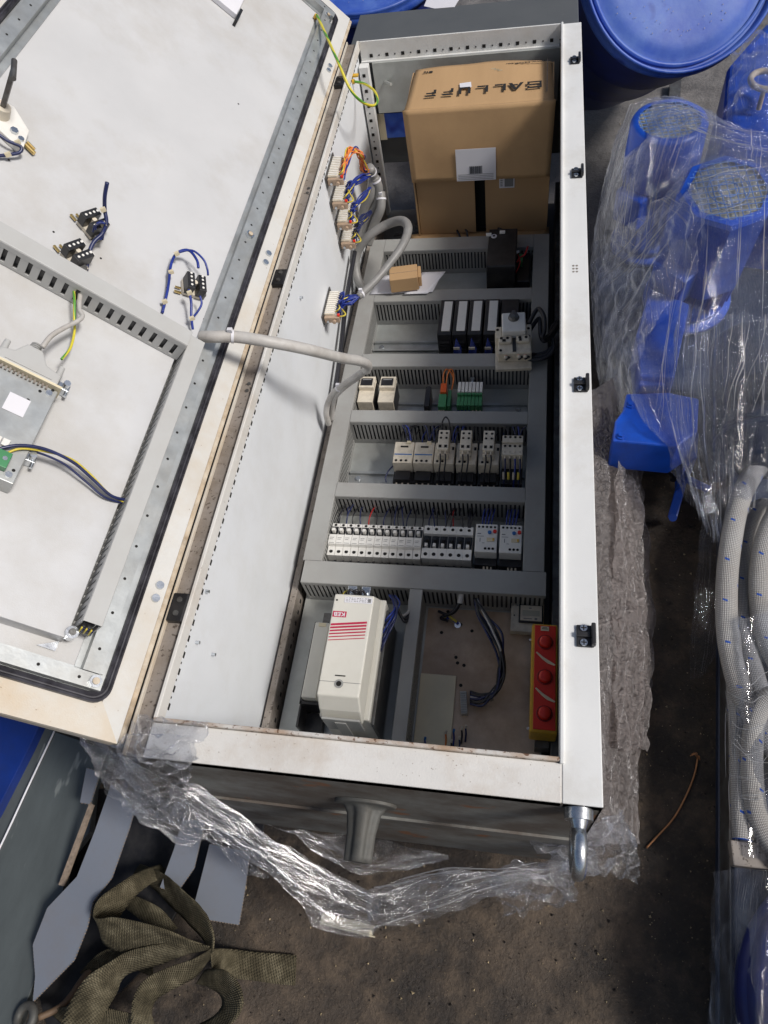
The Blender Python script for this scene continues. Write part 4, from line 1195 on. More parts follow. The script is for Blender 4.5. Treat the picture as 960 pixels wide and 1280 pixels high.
b.box(-.026, -.018, -.013, -.006, .040, .0408); b.box(.012, .018, -.013, -.006, .040, .0408)
b.build('terminal', M['hole_dark'], t)
SB('centre_recess', 'black_plastic', [(-.003, .005, -.036, .003, .0302, .032)], bev=0)
for i, x in enumerate((-.018, .012, .026)):
    p = SWM @ Vector((x, -.036, .020))
    b = MB(); b.cyl(p + Vector((0, .006, .004)), p + Vector((0, -.004, 0)), .0042, n=10); b.build('ferrule', M['red_plastic'], t)
    b = MB(); b.cyl(p + Vector((0, -.004, 0)), p + Vector((0, -.010, -.002)), .0046, n=10); b.build('cable_collar', M['ferrule_white'], t)
    z = p.z
    k = i * 4
    b = MB(); b.tube([p + Vector((0, -.010, -.002)), at(648 + k * 2.2, 440 + 3 * (i > 0), .305), at(661 + k * 1.2, 449 - k * .7, .298), at(680 + k * .3, 448 - k, .30), at(692, 436 - k * .6, .305), (.552, 1.12 - i * .01, .30), (.572, 1.19, .27)], .0044, 10, 0, 6); b.build('cable', M['black_wire'], t)
b = MB(); b.tube([SWM @ Vector((.036, .052, .018)), at(672, 386, .335), at(680, 396, .34), at(681, 412, .335), at(678, 422, .325), at(688, 418, .315), at(700, 400, .29)], .0050, 10, 0, 6); b.build('cable', M['black_wire'], t)
b = MB(); b.tube([SWM @ Vector((.038, .040, .010)), at(674, 398, .32), at(676, 420, .32), at(682, 426, .315), at(694, 414, .30), at(704, 398, .27)], .0050, 10, 0, 6); b.build('cable', M['black_wire'], t)
# transformer block in the top row
t = thing('transformer', 'black transformer block under the carton with red wires at its side', 'transformer', (.43, 1.38, PZ))
b = MB(); b.box(.388, .462, 1.330, 1.480, PZ + .0005, PZ + .118); b.build('core', M['black_plastic'], t, bevel=.003)
b = MB(); b.cyl((.402, 1.448, PZ + .118), (.402, 1.448, PZ + .120), .0075, n=16); b.build('rating_plate', M['paper'], t)
b = MB(); b.cyl((.402, 1.448, PZ + .120), (.402, 1.448, PZ + .1206), .0035, n=12); b.build('plate_mark', M['print_black'], t)
b = MB(); b.box(.386, .470, 1.298, 1.329, PZ + .0005, PZ + .034); b.build('foot', M['steel_dark'], t, bevel=.001)
b = MB(); b.box(.386, .412, 1.300, 1.322, PZ + .0345, PZ + .05); b.build('coil_end', M['label_cream'], t, bevel=.002)
b = MB()
for k in range(6): b.box(.404 + k * .0105, .411 + k * .0105, 1.295, 1.305, PZ + .0345, PZ + .044)
b.build('terminal', M['brass'], t)
b = MB(); b.box(.4635, .498, 1.34, 1.46, PZ + .0005, PZ + .06); b.build('side_block', M['black_plastic'], t, bevel=.003)
b = MB(); b.box(.468, .478, 1.395, 1.425, PZ + .061, PZ + .08); b.build('green_clip', M['green_plastic'], t, bevel=.001)
b = MB(); b.tube([at(646, 328, .29), at(650, 322, .30), at(656, 318, .31), at(660, 308, .30)], .0022, 6, 0, 5); b.build('lead', M['red_wire'], t)
b = MB(); b.tube([at(637, 350, .25), at(645, 340, .27), at(650, 328, .28), at(647, 318, .29)], .0020, 6, 0, 5); b.build('lead', M['red_wire'], t)
b = MB(); b.tube([at(644, 317, .295), at(649, 314, .30)], .0035, 8, 0, 2); b.build('wire_marker', M['paper'], t)
for (u, v) in ((611, 292), (628, 289)):
    P = at(u, v, PZ + .125); b = MB(); b.box(P.x - .007, P.x + .007, P.y - .004, P.y + .004, PZ + .119, PZ + .125); b.build('clip', M['white_plastic'], t, bevel=.001)

# ------------------------------------------------------------------ inverter, lower left
Pf = PZ
t = thing('drive_filter', 'black and cream footprint filter under the white drive unit', 'filter', (.17, .25, PZ))
b = MB(); b.box(.106, .262, .150, .375, PZ + .0005, PZ + .012); b.build('base_plate', M['galv'], t, bevel=.001)
b = MB(); b.box(.118, .146, .198, .345, PZ + .0125, PZ + .096); b.build('cream_case', M['ivory_plastic'], t, bevel=.002)
b = MB(); b.box(.112, .1175, .190, .352, PZ + .0125, PZ + .08); b.box(.112, .150, .152, .1895, PZ + .0125, PZ + .03); b.box(.112, .116, .150, .19, PZ + .03, PZ + .075); b.box(.112, .150, .1905, .1965, PZ + .03, PZ + .08)
b.build('side_bracket', M['black_plastic'], t, bevel=.001)
b = MB(); b.box(.118, .15, .352, .385, PZ + .0125, PZ + .05); b.build('terminal_block', M['steel_dark'], t, bevel=.001)
b = MB(); b.cyl((.128, .360, PZ + .05), (.128, .360, PZ + .062), .005, n=10); b.cyl((.140, .360, PZ + .05), (.140, .360, PZ + .062), .005, n=10); b.build('terminal', M['steel_dark'], t, bevel=.001)
b = MB(); b.box(.126, .140, .336, .343, PZ + .0965, PZ + .0975); b.build('small_label', M['label_cream'], t)
t = thing('drive_unit', 'white drive unit with slanted red stripes and a red maker badge', 'drive unit', (.21, .25, PZ))
TZ = .395
b = MB(); b.box(.1665, .256, .158, .385, PZ + .0125, PZ + .128); b.build('housing', M['ivory_plastic'], t, bevel=.003)
b = MB(); b.box(.2565, .262, .155, .37, PZ + .0125, PZ + .115); b.build('heat_sink', M['steel_dark'], t, bevel=.001)
b = MB()
vs = [(.174, .357), (.2455, .357), (.2455, .190), (.174, .190)]
prof = [(.150, PZ + .1285), (.384, PZ + .1285), (.360, TZ), (.176, TZ), (.160, TZ - .030)]
prof_x(b, prof, .174, .2465)
cv = b.build('front_cover', M['ivory_plastic'], t, bevel=.003, segs=3)
b = MB(); b.box(.1795, .2455, .1455, .1495, PZ + .10, PZ + .16); b.box(.201, .221, .143, .1452, PZ + .02, PZ + .15); b.build('lower_recess', M['duct_grey'], t, bevel=.001)
b = MB()
yk = .200
b.box(.1745, .246, .1985, .1993, TZ + .0002, TZ + .0006)
b.build('seam', M['print_grey'], cv)
b = MB(); b.cyl((.209, .196, TZ), (.209, .196, TZ + .0012), .0075, n=18); b.build('screw_recess', M['duct_grey'], cv)
b = MB(); b.cyl((.209, .196, TZ + .0013), (.209, .196, TZ + .0018), .0045, n=14); b.build('screw_hole', M['hole_dark'], cv)
b = MB(); b.box(.200, .218, .209, .211, TZ + .0002, TZ + .0007); b.build('latch_slot', M['hole_dark'], cv)
b = MB(); b.box(.194, .2445, .344, .3555, TZ + .0003, TZ + .0008); b.build('type_label', M['paper'], cv)
b = MB()
for i in range(3):
    for j in range(9): b.box(.197 + j * .0048, .2005 + j * .0048 - .001 * ((i + j) % 3), .3465 + i * .003, .3475 + i * .003, TZ + .0009, TZ + .0011)
b.box(.237, .242, .346, .353, TZ + .0009, TZ + .0011)
b.build('small_print', M['print_grey'], cv)
b = MB(); b.cyl((.180, .348, TZ), (.180, .348, TZ + .0006), .0018, n=8); b.build('pin_hole', M['hole_dark'], cv)
b = MB(); b.box(.177, .2015, .3155, .3265, TZ + .0003, TZ + .0008); b.build('maker_badge', M['magenta_print'], cv)
text_part('badge_lettering', 'KEB', .0105, M['paper'], cv, frameM((.1893, .321, TZ + .0011), (-1, 0, 0), (0, -1, 0), (0, 0, 1)), .0002, 1.15, .0002)
b = MB()
for k in range(6):
    y = .3035 - k * .0058; hh = .0019 - k * .00024
    b.prism([(.177, y - .003 - hh), (.2405, y + .005 - hh), (.2405, y + .005 + hh), (.177, y - .003 + hh)], TZ + .0003, TZ + .0007)
b.build('red_stripe', M['magenta_print'], cv)
# clamps above the drive
b = MB()
b.box(.170, .235, .392, .405, PZ + .06, PZ + .085)
b.box(.222, .245, .388, .402, PZ + .05, PZ + .09)
o = b.build('clamp_rail', M['beige_plastic'], t, bevel=.002)
for x in (.182, .209):
    b = MB(); b.box(x - .009, x + .009, .395, .420, PZ + .086, PZ + .108); b.cyl((x, .408, PZ + .108), (x, .408, PZ + .112), .006, n=12); b.build('cable_clamp', M['zinc'], t, bevel=.0015)
for k in range(8):
    b = MB(); r0 = random.uniform(-.006, .006)
    q0 = random.uniform(-.006, .006); b.tube([(.252, .345 - k * .0085, PZ + .11 + q0), (.262 + q0, .352 - k * .0075, PZ + .125 + r0), (.272 + q0, .372 - k * .003, PZ + .118 + q0), (.27 + r0, .395, PZ + .095 + q0), (.255 + r0, .42, PZ + .075)], .0017, 6, 0, 5)
    b.build('lead', M['navy_wire' if k % 3 else 'blue_wire'], t)
for k in range(3):
    b = MB(); b.tube([(.272, .385, PZ + .10), (.280 + k * .004, .372 - k * .006, PZ + .09), (.292, .385 - k * .006, PZ + .08), (.288, .42, PZ + .06)], .0028, 6, 0, 5); b.build('cable', M['grey_cable' if k == 0 else 'black_wire'], t)
b = MB(); b.tube([(.166, .39, PZ + .08), (.164, .405, PZ + .1), (.172, .42, PZ + .09)], .0016, 6, 0, 5); b.build('lead', M['yellow_wire'], t)
for k in range(3):
    b = MB(); b.tube([(.178 + k * .012, .385, PZ + .09), (.180 + k * .012, .40, PZ + .125), (.19 + k * .01, .40, PZ + .12), (.20 + k * .01, .38, PZ + .10)], .0026, 6, 0, 5); b.build('cable', M['black_wire'], t)
b = MB()
for k in range(5): b.cyl((.205 + k * .007, .142, PZ + .012), (.205 + k * .007, .142, PZ + .03), .0022, n=8)
b.build('terminal_pin', M['brass'], t)

# small printed marks and lettering blocks on the contactor faces
# dangling wires over the bare plate
def pw(pix): return [at(*q) for q in pix]
t = thing('wire_bundle', 'loop of navy wires hanging from the duct to a small grey connector', 'wires', tuple(at(600, 750, .25)))
for k in range(10):
    o = random.uniform(-3, 10)
    j = lambda a=3: random.uniform(-a, a)
    b = MB(); b.tube(pw([(594 + j(), 748, .262), (600 + o + j(), 768, .262 + j(.006)), (611 + o * 1.4 + j(), 790, .265 + j(.008)), (623 + o * .6 + j(), 815, .26 + j(.008)), (626 + o * .3 + j(), 842 + j(), .25 + j(.008)), (619 + j(), 864 + j(4), .235), (604 + j(), 870 + o * .9 + j(), .225), (588, 866 + o * 1.4, .215)]) if True else pw([(594 + o * .9, 748, .262), (599 + o, 768, .262), (610 + o * 1.4, 790 - o, .265), (623 + o * .5, 815, .26), (627 + o * .1, 840 + o * .4, .25), (620 - o * .2, 862, .235), (605, 868 + o * .8, .225), (591, 868 + o * .8, .218)]), .0023, 6, 0, 6)
    b.build('lead', M[('navy_wire', 'black_wire', 'black_wire')[k % 3] if k != 2 else 'grey_cable'], t)
t = thing('plug', 'small grey multi-pin connector at the end of the navy wires', 'plug', tuple(at(582, 880, .21)))
Mp = Matrix.Translation(at(580, 880, .2015)) @ Matrix.Rotation(.12, 4, 'Z')
b = MB(Mp); b.box(-.006, .006, -.022, .020, .0, .014)
b.build('body', M['duct_light'], t, bevel=.0006)
b = MB(Mp)
for k in range(9): b.box(-.0055, .0055, -.0205 + k * .0045, -.018 + k * .0045, .0142, .0155)
b.build('pin_row', M['duct_grey'], t)
t = thing('wire_ends', 'loose black wires with blue and gold ends below the duct', 'wires', tuple(at(575, 770, .22)))
for k, pp in enumerate(([(576, 745, .26), (572, 758, .25), (560, 768, .235), (548, 764, .23)], [(576, 752, .25), (568, 765, .235), (551, 772, .225), (560, 776, .215)])):
    b = MB(); b.tube(pw(pp), .003, 8, 0, 5); b.build('cable', M['black_wire'], t)
b = MB(); b.tube(pw([(577, 740, .262), (576, 748, .262), (575, 754, .258)]), .006, 10, 0, 4); b.build('cable_boot', M['grey_cable'], t)
for (u, v, du, dv) in ((554, 768, 6, 6), (562, 770, 8, 8), (567, 774, 6, 6)):
    b = MB(); b.cyl(at(u, v, .222), at(u + du * .6, v + dv * .6, .218), .0026, n=8); b.build('ferrule', M['yellow_wire'], t)
    b = MB(); b.cyl(at(u + du * .6, v + dv * .6, .218), at(u + du, v + dv, .215), .0032, n=8); b.build('ferrule', M['blue_wire'], t)
b = MB(); b.cyl(at(572, 781, PZ + .0015), at(572, 781, PZ + .005), .0065, n=14)
tag(b.build('screw', M['zinc'], None), 'single zinc screw on the bare plate under the loose wire ends', 'screw')
t = thing('wire_ends', 'short wires with coloured ferrules standing up at the near edge of the plate', 'wires', tuple(at(565, 925, .21)))
for (u, v, m_) in ((531, 925, 'blue_wire'), (557, 917, 'orange_wire'), (567, 915, 'blue_wire'), (564, 928, 'black_wire'), (577, 912, 'black_wire'), (574, 924, 'navy_wire'), (582, 910, 'navy_wire')):
    P = at(u, v, .22); b = MB(); b.tube([(P.x, P.y - .02, PZ + .002), (P.x + .001, P.y - .008, PZ + .012), P], .0018, 6, 0, 4); b.build('lead', M[m_], t)
    b = MB(); b.cyl(P, P + Vector((.001, .004, .004)), .0022, n=6); b.build('ferrule', M['ferrule_white'] if m_ != 'blue_wire' else M['blue_mark'], t)
b = MB(); b.box(.2, .3, 0, 0, 0, 0) if False else None
# display module and stop button box at the right
t = thing('counter_display', 'beige plate with a small grey counter display in a black frame', 'display', (.53, .42, PZ))
b = MB(); b.box(.485, .548, .382, .457, PZ + .012, PZ + .028); b.build('housing', M['beige_plastic'], t, bevel=.0015)
b = MB(); b.box(.500, .5465, .399, .438, PZ + .0283, PZ + .036); b.build('black_frame', M['black_plastic'], t, bevel=.002)
b = MB(); b.box(.503, .5435, .4015, .4335, PZ + .0363, PZ + .0375); b.build('face', M['beige_plastic'], t, bevel=.0008)
b = MB(); b.box(.507, .5395, .411, .4225, PZ + .0378, PZ + .0384); b.build('screen', M['lcd'], t)
b = MB(); b.box(.509, .525, .4045, .4062, PZ + .0378, PZ + .0381); b.box(.530, .535, .4035, .4075, PZ + .0378, PZ + .0381); b.box(.519, .524, .4265, .4285, PZ + .0378, PZ + .0381); b.build('printed_mark', M['print_grey'], t)
b = MB(); b.box(.4945, .508, .4485, .4545, PZ + .0283, PZ + .0295); b.cyl((.4915, .415, PZ + .028), (.4915, .415, PZ + .0287), .0015, n=8, m=1); b.build('small_tag', [M['label_cream'], M['hole_dark']], t)
t = thing('stop_button_box', 'red and yellow box with three round red push buttons', 'button box', (.548, .27, PZ))
EX0, EX1, EY0, EY1, EZ = .5245, .5705, .176, .374, .290
b = MB(); b.box(EX0, EX1, EY0, EY1, .236, EZ - .003); b.build('lower_case', M['yellow_plastic'], t, bevel=.003)
b = MB(); b.box(EX0 + .001, EX1 - .001, EY0 + .001, EY1 - .001, EZ - .0028, EZ - .0005); b.build('yellow_rim', M['yellow_plastic'], t, bevel=.001)
b = MB(); b.box(EX0 + .005, EX1 - .0035, EY0 + .004, EY1 - .004, EZ - .0003, EZ + .002); cvr = b.build('red_cover', M['red_plastic'], t, bevel=.001)
for y in (.337, .272, .2075):
    b = MB(); b.lathe((.5485, y, EZ + .002), (0, 0, 1), [(.0112, 0), (.0108, .002), (.0108, .006), (.0100, .0075), (.006, .0088), (.0, .0092)], 28); pb = b.build('push_button', M['red_plastic'], t)
    b = MB(); b.lathe((.5485, y, EZ + .002), (0, 0, 1), [(.0140, 0), (.0138, .0014), (.0115, .0016), (.0113, .0002)], 28); b.build('collar', M['red_dark'], t)
b = MB(); b.box(.5400, .5545, .3590, .3675, EZ + .0022, EZ + .003); b.build('name_tag', M['label_cream'], t)
b = MB(); b.box(.542, .5525, .3620, .3632, EZ + .0031, EZ + .0033); b.box(.543, .551, .3645, .3655, EZ + .0031, EZ + .0033); b.build('tag_print', M['print_black'], t)
for y in (.3055, .2395):
    b = MB(); b.prism([(.532, y + .011), (.534, y + .0125), (.5455, y + .003), (.5665, y - .0095), (.5645, y - .0115), (.553, y - .008), (.543, y - .0005)], EZ + .0022, EZ + .0032); b.build('printed_arrow', M['label_cream'], t)
b = MB()
for y in (.19, .355): b.cyl((EX0 + .002, y, .255), (EX0 - .004, y, .255), .003, n=8)
b.build('side_screw', M['zinc'], t)
b = MB(); b.box(.535, .56, .165, .19, PZ + .0005, .235); b.build('support', M['steel_dark'], t, bevel=.001)
# ------------------------------------------------------------------ carton in the far compartment
t = thing('carton', 'large brown cardboard carton with a hanging flap in the far end of the cabinet', 'carton', (.36, 1.66, .205))
BX0, BX1, BY0, BY1, BZ0, BZ1 = .183, .5385, 1.572, 1.752, .205, .597
b = MB()
b.box(BX0, BX0 + .004, BY0, BY1, BZ0, BZ1 - .005); b.box(BX1 - .004, BX1, BY0, BY1, BZ0, BZ1 - .005); b.box(BX0 + .0045, BX1 - .0045, BY1 - .004, BY1, BZ0, BZ1 - .005)
b.box(BX0 + .0045, BX1 - .0045, BY0 + .02, BY1 - .0045, BZ0 + .002, BZ0 + .006)
b.build('carton_walls', M['cardboard'], t)
def wavy(x0, x1, y0, y1, f, thick, name, mm=None, nx=24, ny=16):
    b = MB()
    def top(u, v): x = x0 + (x1 - x0) * u; y = y0 + (y1 - y0) * v; return f(x, y, u, v)
    b.grid(top, nx, ny, 0, True)
    o = b.build(name, mm or M['cardboard'], t, solid=thick)
    return o
def ftop(x, y, u, v):
    xx = x + (.006 * (v) * (1 - 2 * u)) * 1.4
    return (xx, y, BZ1 + .0035 * math.sin(PI * u) * v + .004 * mn.noise(Vector((x * 9, y * 9, 1))) + (-.004 if u > .93 else 0))
wavy(BX0 - .001, BX1 + .001, 1.566, 1.757, ftop, .0035, 'top_flap')
def ffront(x, y, u, v):
    z = .412 + (BZ1 + .002 - .412) * v
    return (x + (.004 - .008 * u) * (1 - v), 1.564 - .006 * (1 - v) + .004 * mn.noise(Vector((x * 7, z * 7, 3))), z)
wavy(BX0 - .004, BX1 + .004, 0, 1, ffront, -.0045, 'front_flap')
b = MB()
b.box(BX0 + .006, .345, 1.577, 1.5815, .238, .56); ii = b.build('inner_flap', M['cardboard_in'], t)
b = MB(); b.box(.373, BX1 + .001, 1.5765, 1.581, .238, .56); b.build('inner_flap', M['cardboard_in'], t)
b = MB(); b.box(.33, .39, 1.60, 1.61, .22, .55); b.build('dark_inside', M['hole_dark'], t)
b = MB()
def fb(u, v): return (.160 + .386 * u, 1.545 + .010 * u + v * .035, .236 - .004 * (1 - v) + .002 * math.sin(u * 9))
b.grid(fb, 20, 2); b.build('bottom_flap', M['cardboard'], t, solid=.004)
b = MB()
for k in range(90):
    x = .161 + k * .00428; b.box(x, x + .0022, 1.5435 + .010 * (k / 90), 1.5445 + .010 * (k / 90), .2325, .2355)
b.build('corrugated_edge', M['carton_core'], t, kind='stuff')
# printing and labels on the carton
def topM(u, v, ang=0, dz=.0045): 
    P = at(u, v, BZ1 + .003); P.z = BZ1 + dz
    return Matrix.Translation(P) @ Matrix.Rotation(PI + ang, 4, 'Z')
A_, B_ = at(524, 121, BZ1), at(677, 108, BZ1)
ln = (B_ - A_).length; ang = math.atan2((B_ - A_).y, (B_ - A_).x)
mid = (A_ + B_) / 2; mid.z = BZ1 + .0058
# broad block capitals, drawn as strokes on a 6 x 4 field, read from the far side
GL = {'B': [(0, 4, 4.9, 3.3), (0, 2.35, 4.9, 1.75), (0, .7, 4.9, 0), (4.9, 4, 5.8, 2.5), (4.9, 1.7, 5.8, 0), (0, 3.2, .9, 2.45), (0, 1.65, .9, .8)],
      'L': [(0, 4, 1.2, 0), (1.3, .8, 4.6, 0)], 'U': [(0, 4, 1.2, .7), (3.8, 4, 5, .7), (.3, .8, 4.7, 0)],
      'F': [(0, 4, 4.4, 3.2), (0, 2.4, 4.2, 1.7), (0, 1.6, 1.1, 0)]}
lw = ln / 7.0
for i, chh in enumerate('BALLUFF'):
    Mx = Matrix.Translation(mid) @ Matrix.Rotation(PI + ang, 4, 'Z') @ Matrix.Translation((-ln / 2 + i * lw, -.015, 0)) @ Matrix.Diagonal((lw * .80 / 5.8, .030 / 4, 1, 1))
    b = MB(Mx)
    if chh == 'A':
        b.prism([(0, 0), (1.4, 0), (3.2, 3.2), (2.6, 4)], 0, .0005); b.prism([(3.0, 4), (4.0, 4), (6.2, 0), (4.7, 0), (2.95, 3.4)], 0, .0006); b.prism([(2.3, .9), (4.6, .9), (4.3, 1.6), (2.6, 1.6)], 0, .0007)
    else:
        for (x0_, y0_, x1_, y1_) in GL[chh]: b.box(x0_, x1_, y0_, y1_, 0, .0005)
    b.build('carton_print', M['print_black'], t)
text_part('carton_print', 'www.balluff.com', .0105, M['print_black'], t, topM(655, 79), .0002, 1.5, .0001)
b = MB(topM(535, 91, 0)); b.box(-.012, -.003, -.004, .004, 0, .0004); b.box(.0, .003, -.004, .004, 0, .0004); b.box(.005, .011, .001, .004, 0, .0004); b.box(.005, .011, -.004, -.001, 0, .0004); b.build('carton_print', M['print_black'], t)
b = MB(topM(582, 108, .12)); b.box(-.014, .014, -.012, .012, 0.001, .0016); b.build('torn_sticker', M['paper'], t)
for k in range(3):
    b = MB(topM(617 + k * 4, 87 + k, .1 * k)); b.box(-.006, .006, -.003, .002, 0, .0006); b.build('tape_scrap', M['chip_light'], t)
b = MB(); P = at(684, 100, BZ1 + .004); b.box(P.x - .0012, P.x + .0012, 1.60, 1.75, BZ1 + .0035, BZ1 + .0042); b.build('slit', M['carton_core'], t)
def frontq(u0, v0, u1, v1, dy=-.0062):
    P0 = aty(u0, v0, 1.5575); P1 = aty(u1, v1, 1.5575); return P0, P1
P0, P1 = aty(569, 187, 1.5525), aty(620, 224, 1.5525)
b = MB(); b.box(P0.x, P1.x, 1.5512, 1.5518, P1.z, P0.z); lb = b.build('white_label', M['paper'], t)
Q0, Q1 = aty(587, 208, 1.5510), aty(603, 216.5, 1.5510)
b = MB()
n_ = 18; xx = Q0.x
for k in range(n_):
    w_ = (Q1.x - Q0.x) / n_; b.box(Q0.x + k * w_, Q0.x + k * w_ + w_ * random.choice((.3, .5, .7)), 1.5505, 1.5509, Q1.z, Q0.z)
b.build('barcode', M['print_black'], lb)
b = MB()
for k in range(4): b.box(P0.x + .004, P1.x - .006, 1.5505, 1.5509, P1.z + .004 + k * .0045, P1.z + .0048 + k * .0045)
b.build('fine_print', M['print_grey'], lb)
P0, P1 = aty(624, 222, 1.5762), aty(643, 234, 1.5762)
b = MB(); b.box(P0.x, P1.x, 1.5748, 1.5760, P1.z, P0.z + .01); lb = b.build('white_label', M['paper'], t)
b = MB()
for k in range(5): b.box(P0.x + .003, P0.x + .009, 1.5742, 1.5747, P1.z + .006 + k * .005, P1.z + .008 + k * .005)
b.box(P0.x + .014, P1.x - .003, 1.5742, 1.5747, P1.z + .004, P0.z); b.build('fine_print', M['print_grey'], lb)
# blue thing seen through the far opening
b = MB(); b.box(.078, .19, L_ - .0115, L_ - .009, .385, .455); b.box(.058, .0775, L_ - .0115, L_ - .009, .38, .455, 1)
tag(b.build('cable_entry_cover', [M['drum_blue'], M['label_cream']], None), 'blue and cream panel seen in the gap left of the carton', 'panel')

# small box and papers
t = thing('paper_sheets', 'white paper sheets lying on the duct under the small carton', 'papers', (.17, 1.31, .283))
b = MB(); b.grid(lambda u, v: (.088 + .165 * u + .022 * v, 1.276 + .072 * v + .004 * u, .2838 + .003 * u * v), 8, 6); b.build('sheet', M['paper'], t, solid=.0006)
b = MB(); b.grid(lambda u, v: (.180 + .062 * u + .040 * v, 1.270 + .011 * u + .078 * v - .010 * u, .2872 + .004 * v), 6, 6); b.build('sheet', M['paper'], t, solid=.0006)
t = thing('small_carton', 'small brown carton lying on the white papers', 'carton', (.178, 1.298, .291))
Mx = Matrix.Translation((.182, 1.300, .2925)) @ Matrix.Rotation(.14, 4, 'Z')
b = MB(Mx); b.box(-.038, .034, -.026, .026, 0, .040); b.build('carton_body', M['cardboard_in'], t, bevel=.0012)
b = MB(Mx); b.box(.0345, .0425, -.018, .024, .004, .034); b.build('side_flap', M['cardboard'], t, bevel=.001)
b = MB(Mx); b.box(-.0376, .0338, -.001, -.0002, .0401, .0405); b.build('seam', M['carton_core'], t)

# ------------------------------------------------------------------ multi-pin connectors on the inner side wall
def connector(u, v, u2, v2, label):
    P = atx(u, v, .031); Q = atx(u2, v2, .031)
    y0, z0 = P.y, P.z; ln = .078
    t = thing('wall_connector', label, 'connector', (.031, y0, z0), 'multi pin connectors on the inner side wall')
    b = MB(); b.box(.0315, .0345, y0 - .012, y0 + ln + .012, z0 - .022, z0 + .004); b.build('mounting_flange', M['steel_dark'], t, bevel=.0008)
    b = MB(); b.box(.0348, .058, y0, y0 + ln, z0 - .020, z0 + .001)
    b.build('insert', M['beige_plastic'], t, bevel=.001)
    b = MB()
    for k in range(11): b.box(.0582, .0600, y0 + .003 + k * .0068, y0 + .0062 + k * .0068, z0 - .019, z0)
    for k in range(11): b.box(.036, .0575, y0 + .003 + k * .0068, y0 + .0062 + k * .0068, z0 + .0012, z0 + .0026)
    b.build('rib_row', M['white_plastic'], t)
    b = MB(); b.box(.036, .072, y0 - .010, y0 - .001, z0 - .017, z0 - .002); b.cyl((.060, y0 - .011, z0 - .010), (.060, y0 - .017, z0 - .010), .0045, n=10); b.cyl((.045, y0 - .011, z0 - .010), (.045, y0 - .015, z0 - .010), .003, n=8, m=1)
    b.build('locking_lever', [M['galv_warm'], M['zinc']], t, bevel=.0008)
    b = MB(); b.cyl((.070, y0 - .004, z0 - .001), (.070, y0 - .004, z0 + .003), .0035, n=8); b.build('red_mark', M['red_plastic'], t)
    return t, y0, z0
CN = [((407, 221), 'multi pin connector with orange wires, highest in the stack on the side wall', 'orange_wire', [(438, 187, .60), (452, 196, .57), (455, 210, .53), (460, 214, .50)], (.5, .012)),
      ((413, 251), 'multi pin connector with bright blue wires, second in the stack', 'blue_wire', [(437, 236, .53), (450, 224, .52), (462, 219, .50)], (.5, .010)),
      ((419, 277), 'multi pin connector with long blue wires, third in the stack', 'blue_wire', [(440, 262, .47), (452, 248, .46), (462, 236, .44)], (.5, .012)),
      ((424, 301), 'multi pin connector with dark wires, lowest in the stack', 'navy_wire', [(445, 286, .41), (455, 275, .41), (463, 265, .40)], (.5, .012)),
      ((403, 393), 'single multi pin connector with blue wires, apart from the stack of four', 'blue_wire', [(425, 380, .40), (436, 376, .40), (449, 371, .40)], (.5, .008))]
for (q, lab, wm, path, _) in CN:
    t, y0, z0 = connector(q[0], q[1], 0, 0, lab)
    for k in range(16):
        f = k / 15
        S = Vector((.060, y0 + .006 + f * .066, z0 - .016 + .014 * (k % 2)))
        P = [S, S + Vector((.012, .004 * (.5 - f), .004 + .006 * (k % 3)))]
        for (u, v, z) in path[:-1]:
            c = at(u, v, z); P.append(c + Vector((random.uniform(-.008, .008), random.uniform(-.012, .012), random.uniform(-.006, .010))))
        c = at(*path[-1]); P.append(c + Vector((random.uniform(-.004, .004), random.uniform(-.004, .004), random.uniform(-.004, .004))))
        mm = wm
        if wm == 'orange_wire' and k % 4 == 0: mm = 'blue_wire'
        if k == 1: mm = 'yellow_wire'
        b = MB(); b.tube(P, .0016, 6, 0, 5); b.build('lead', M[mm], t)
    if wm != 'orange_wire':
        S = Vector((.072, y0 - .004, z0 - .004)); b = MB(); b.tube([S, S + Vector((.014, .004, .004)), at(*path[0]) + Vector((0, -.012, .01)), at(*path[1])], .0019, 6, 0, 6); b.build('lead', M['yellow_wire'], t)
def hose(name, label, pts, r, m, cat='cable sleeve', ties=(), group=None, n=14, tie_r=None):
    P = [Vector(q) for q in pts]
    t = thing(name, label, cat, tuple(P[0]), group)
    b = MB(); b.tube(P, r, n, 0, 8); b.build('sleeve', M[m], t)
    SP = smooth_path(P, 8)
    for i in ties:
        k = int(i * (len(SP) - 1)); d = (SP[min(k + 1, len(SP) - 1)] - SP[k - 1]).normalized()
        rr = (tie_r or (r if not callable(r) else r(i))) * 1.12
        b = MB(); b.cyl(SP[k] - d * .0022, SP[k] + d * .0022, rr, n=14)
        b.box(-.004, .004, -.003, .003, rr - .002, rr + .006, 0, Matrix.Translation(SP[k]))
        b.build('cable_tie', M['paper'], t)
    return t
hose('cable_sleeve', 'grey cable sleeve behind the orange and upper blue wires', [at(462, 210, .50), at(466, 222, .46), at(463, 243, .42), at(455, 262, .38), at(452, 285, .33), at(450, 310, .28)], .0125, 'sleeve', ties=(.12,))
hose('cable_sleeve', 'grey cable sleeve taking the third blue wire bundle', [at(468, 222, .46), at(473, 236, .43), at(470, 255, .39), at(460, 275, .35), at(455, 300, .30)], .0125, 'sleeve', ties=(.1,))
hose('cable_sleeve', 'short grey cable sleeve with white ties near the dark wires', [at(476, 240, .42), at(476, 260, .39), at(468, 280, .35), at(460, 305, .3)], .012, 'sleeve', ties=(.2,))
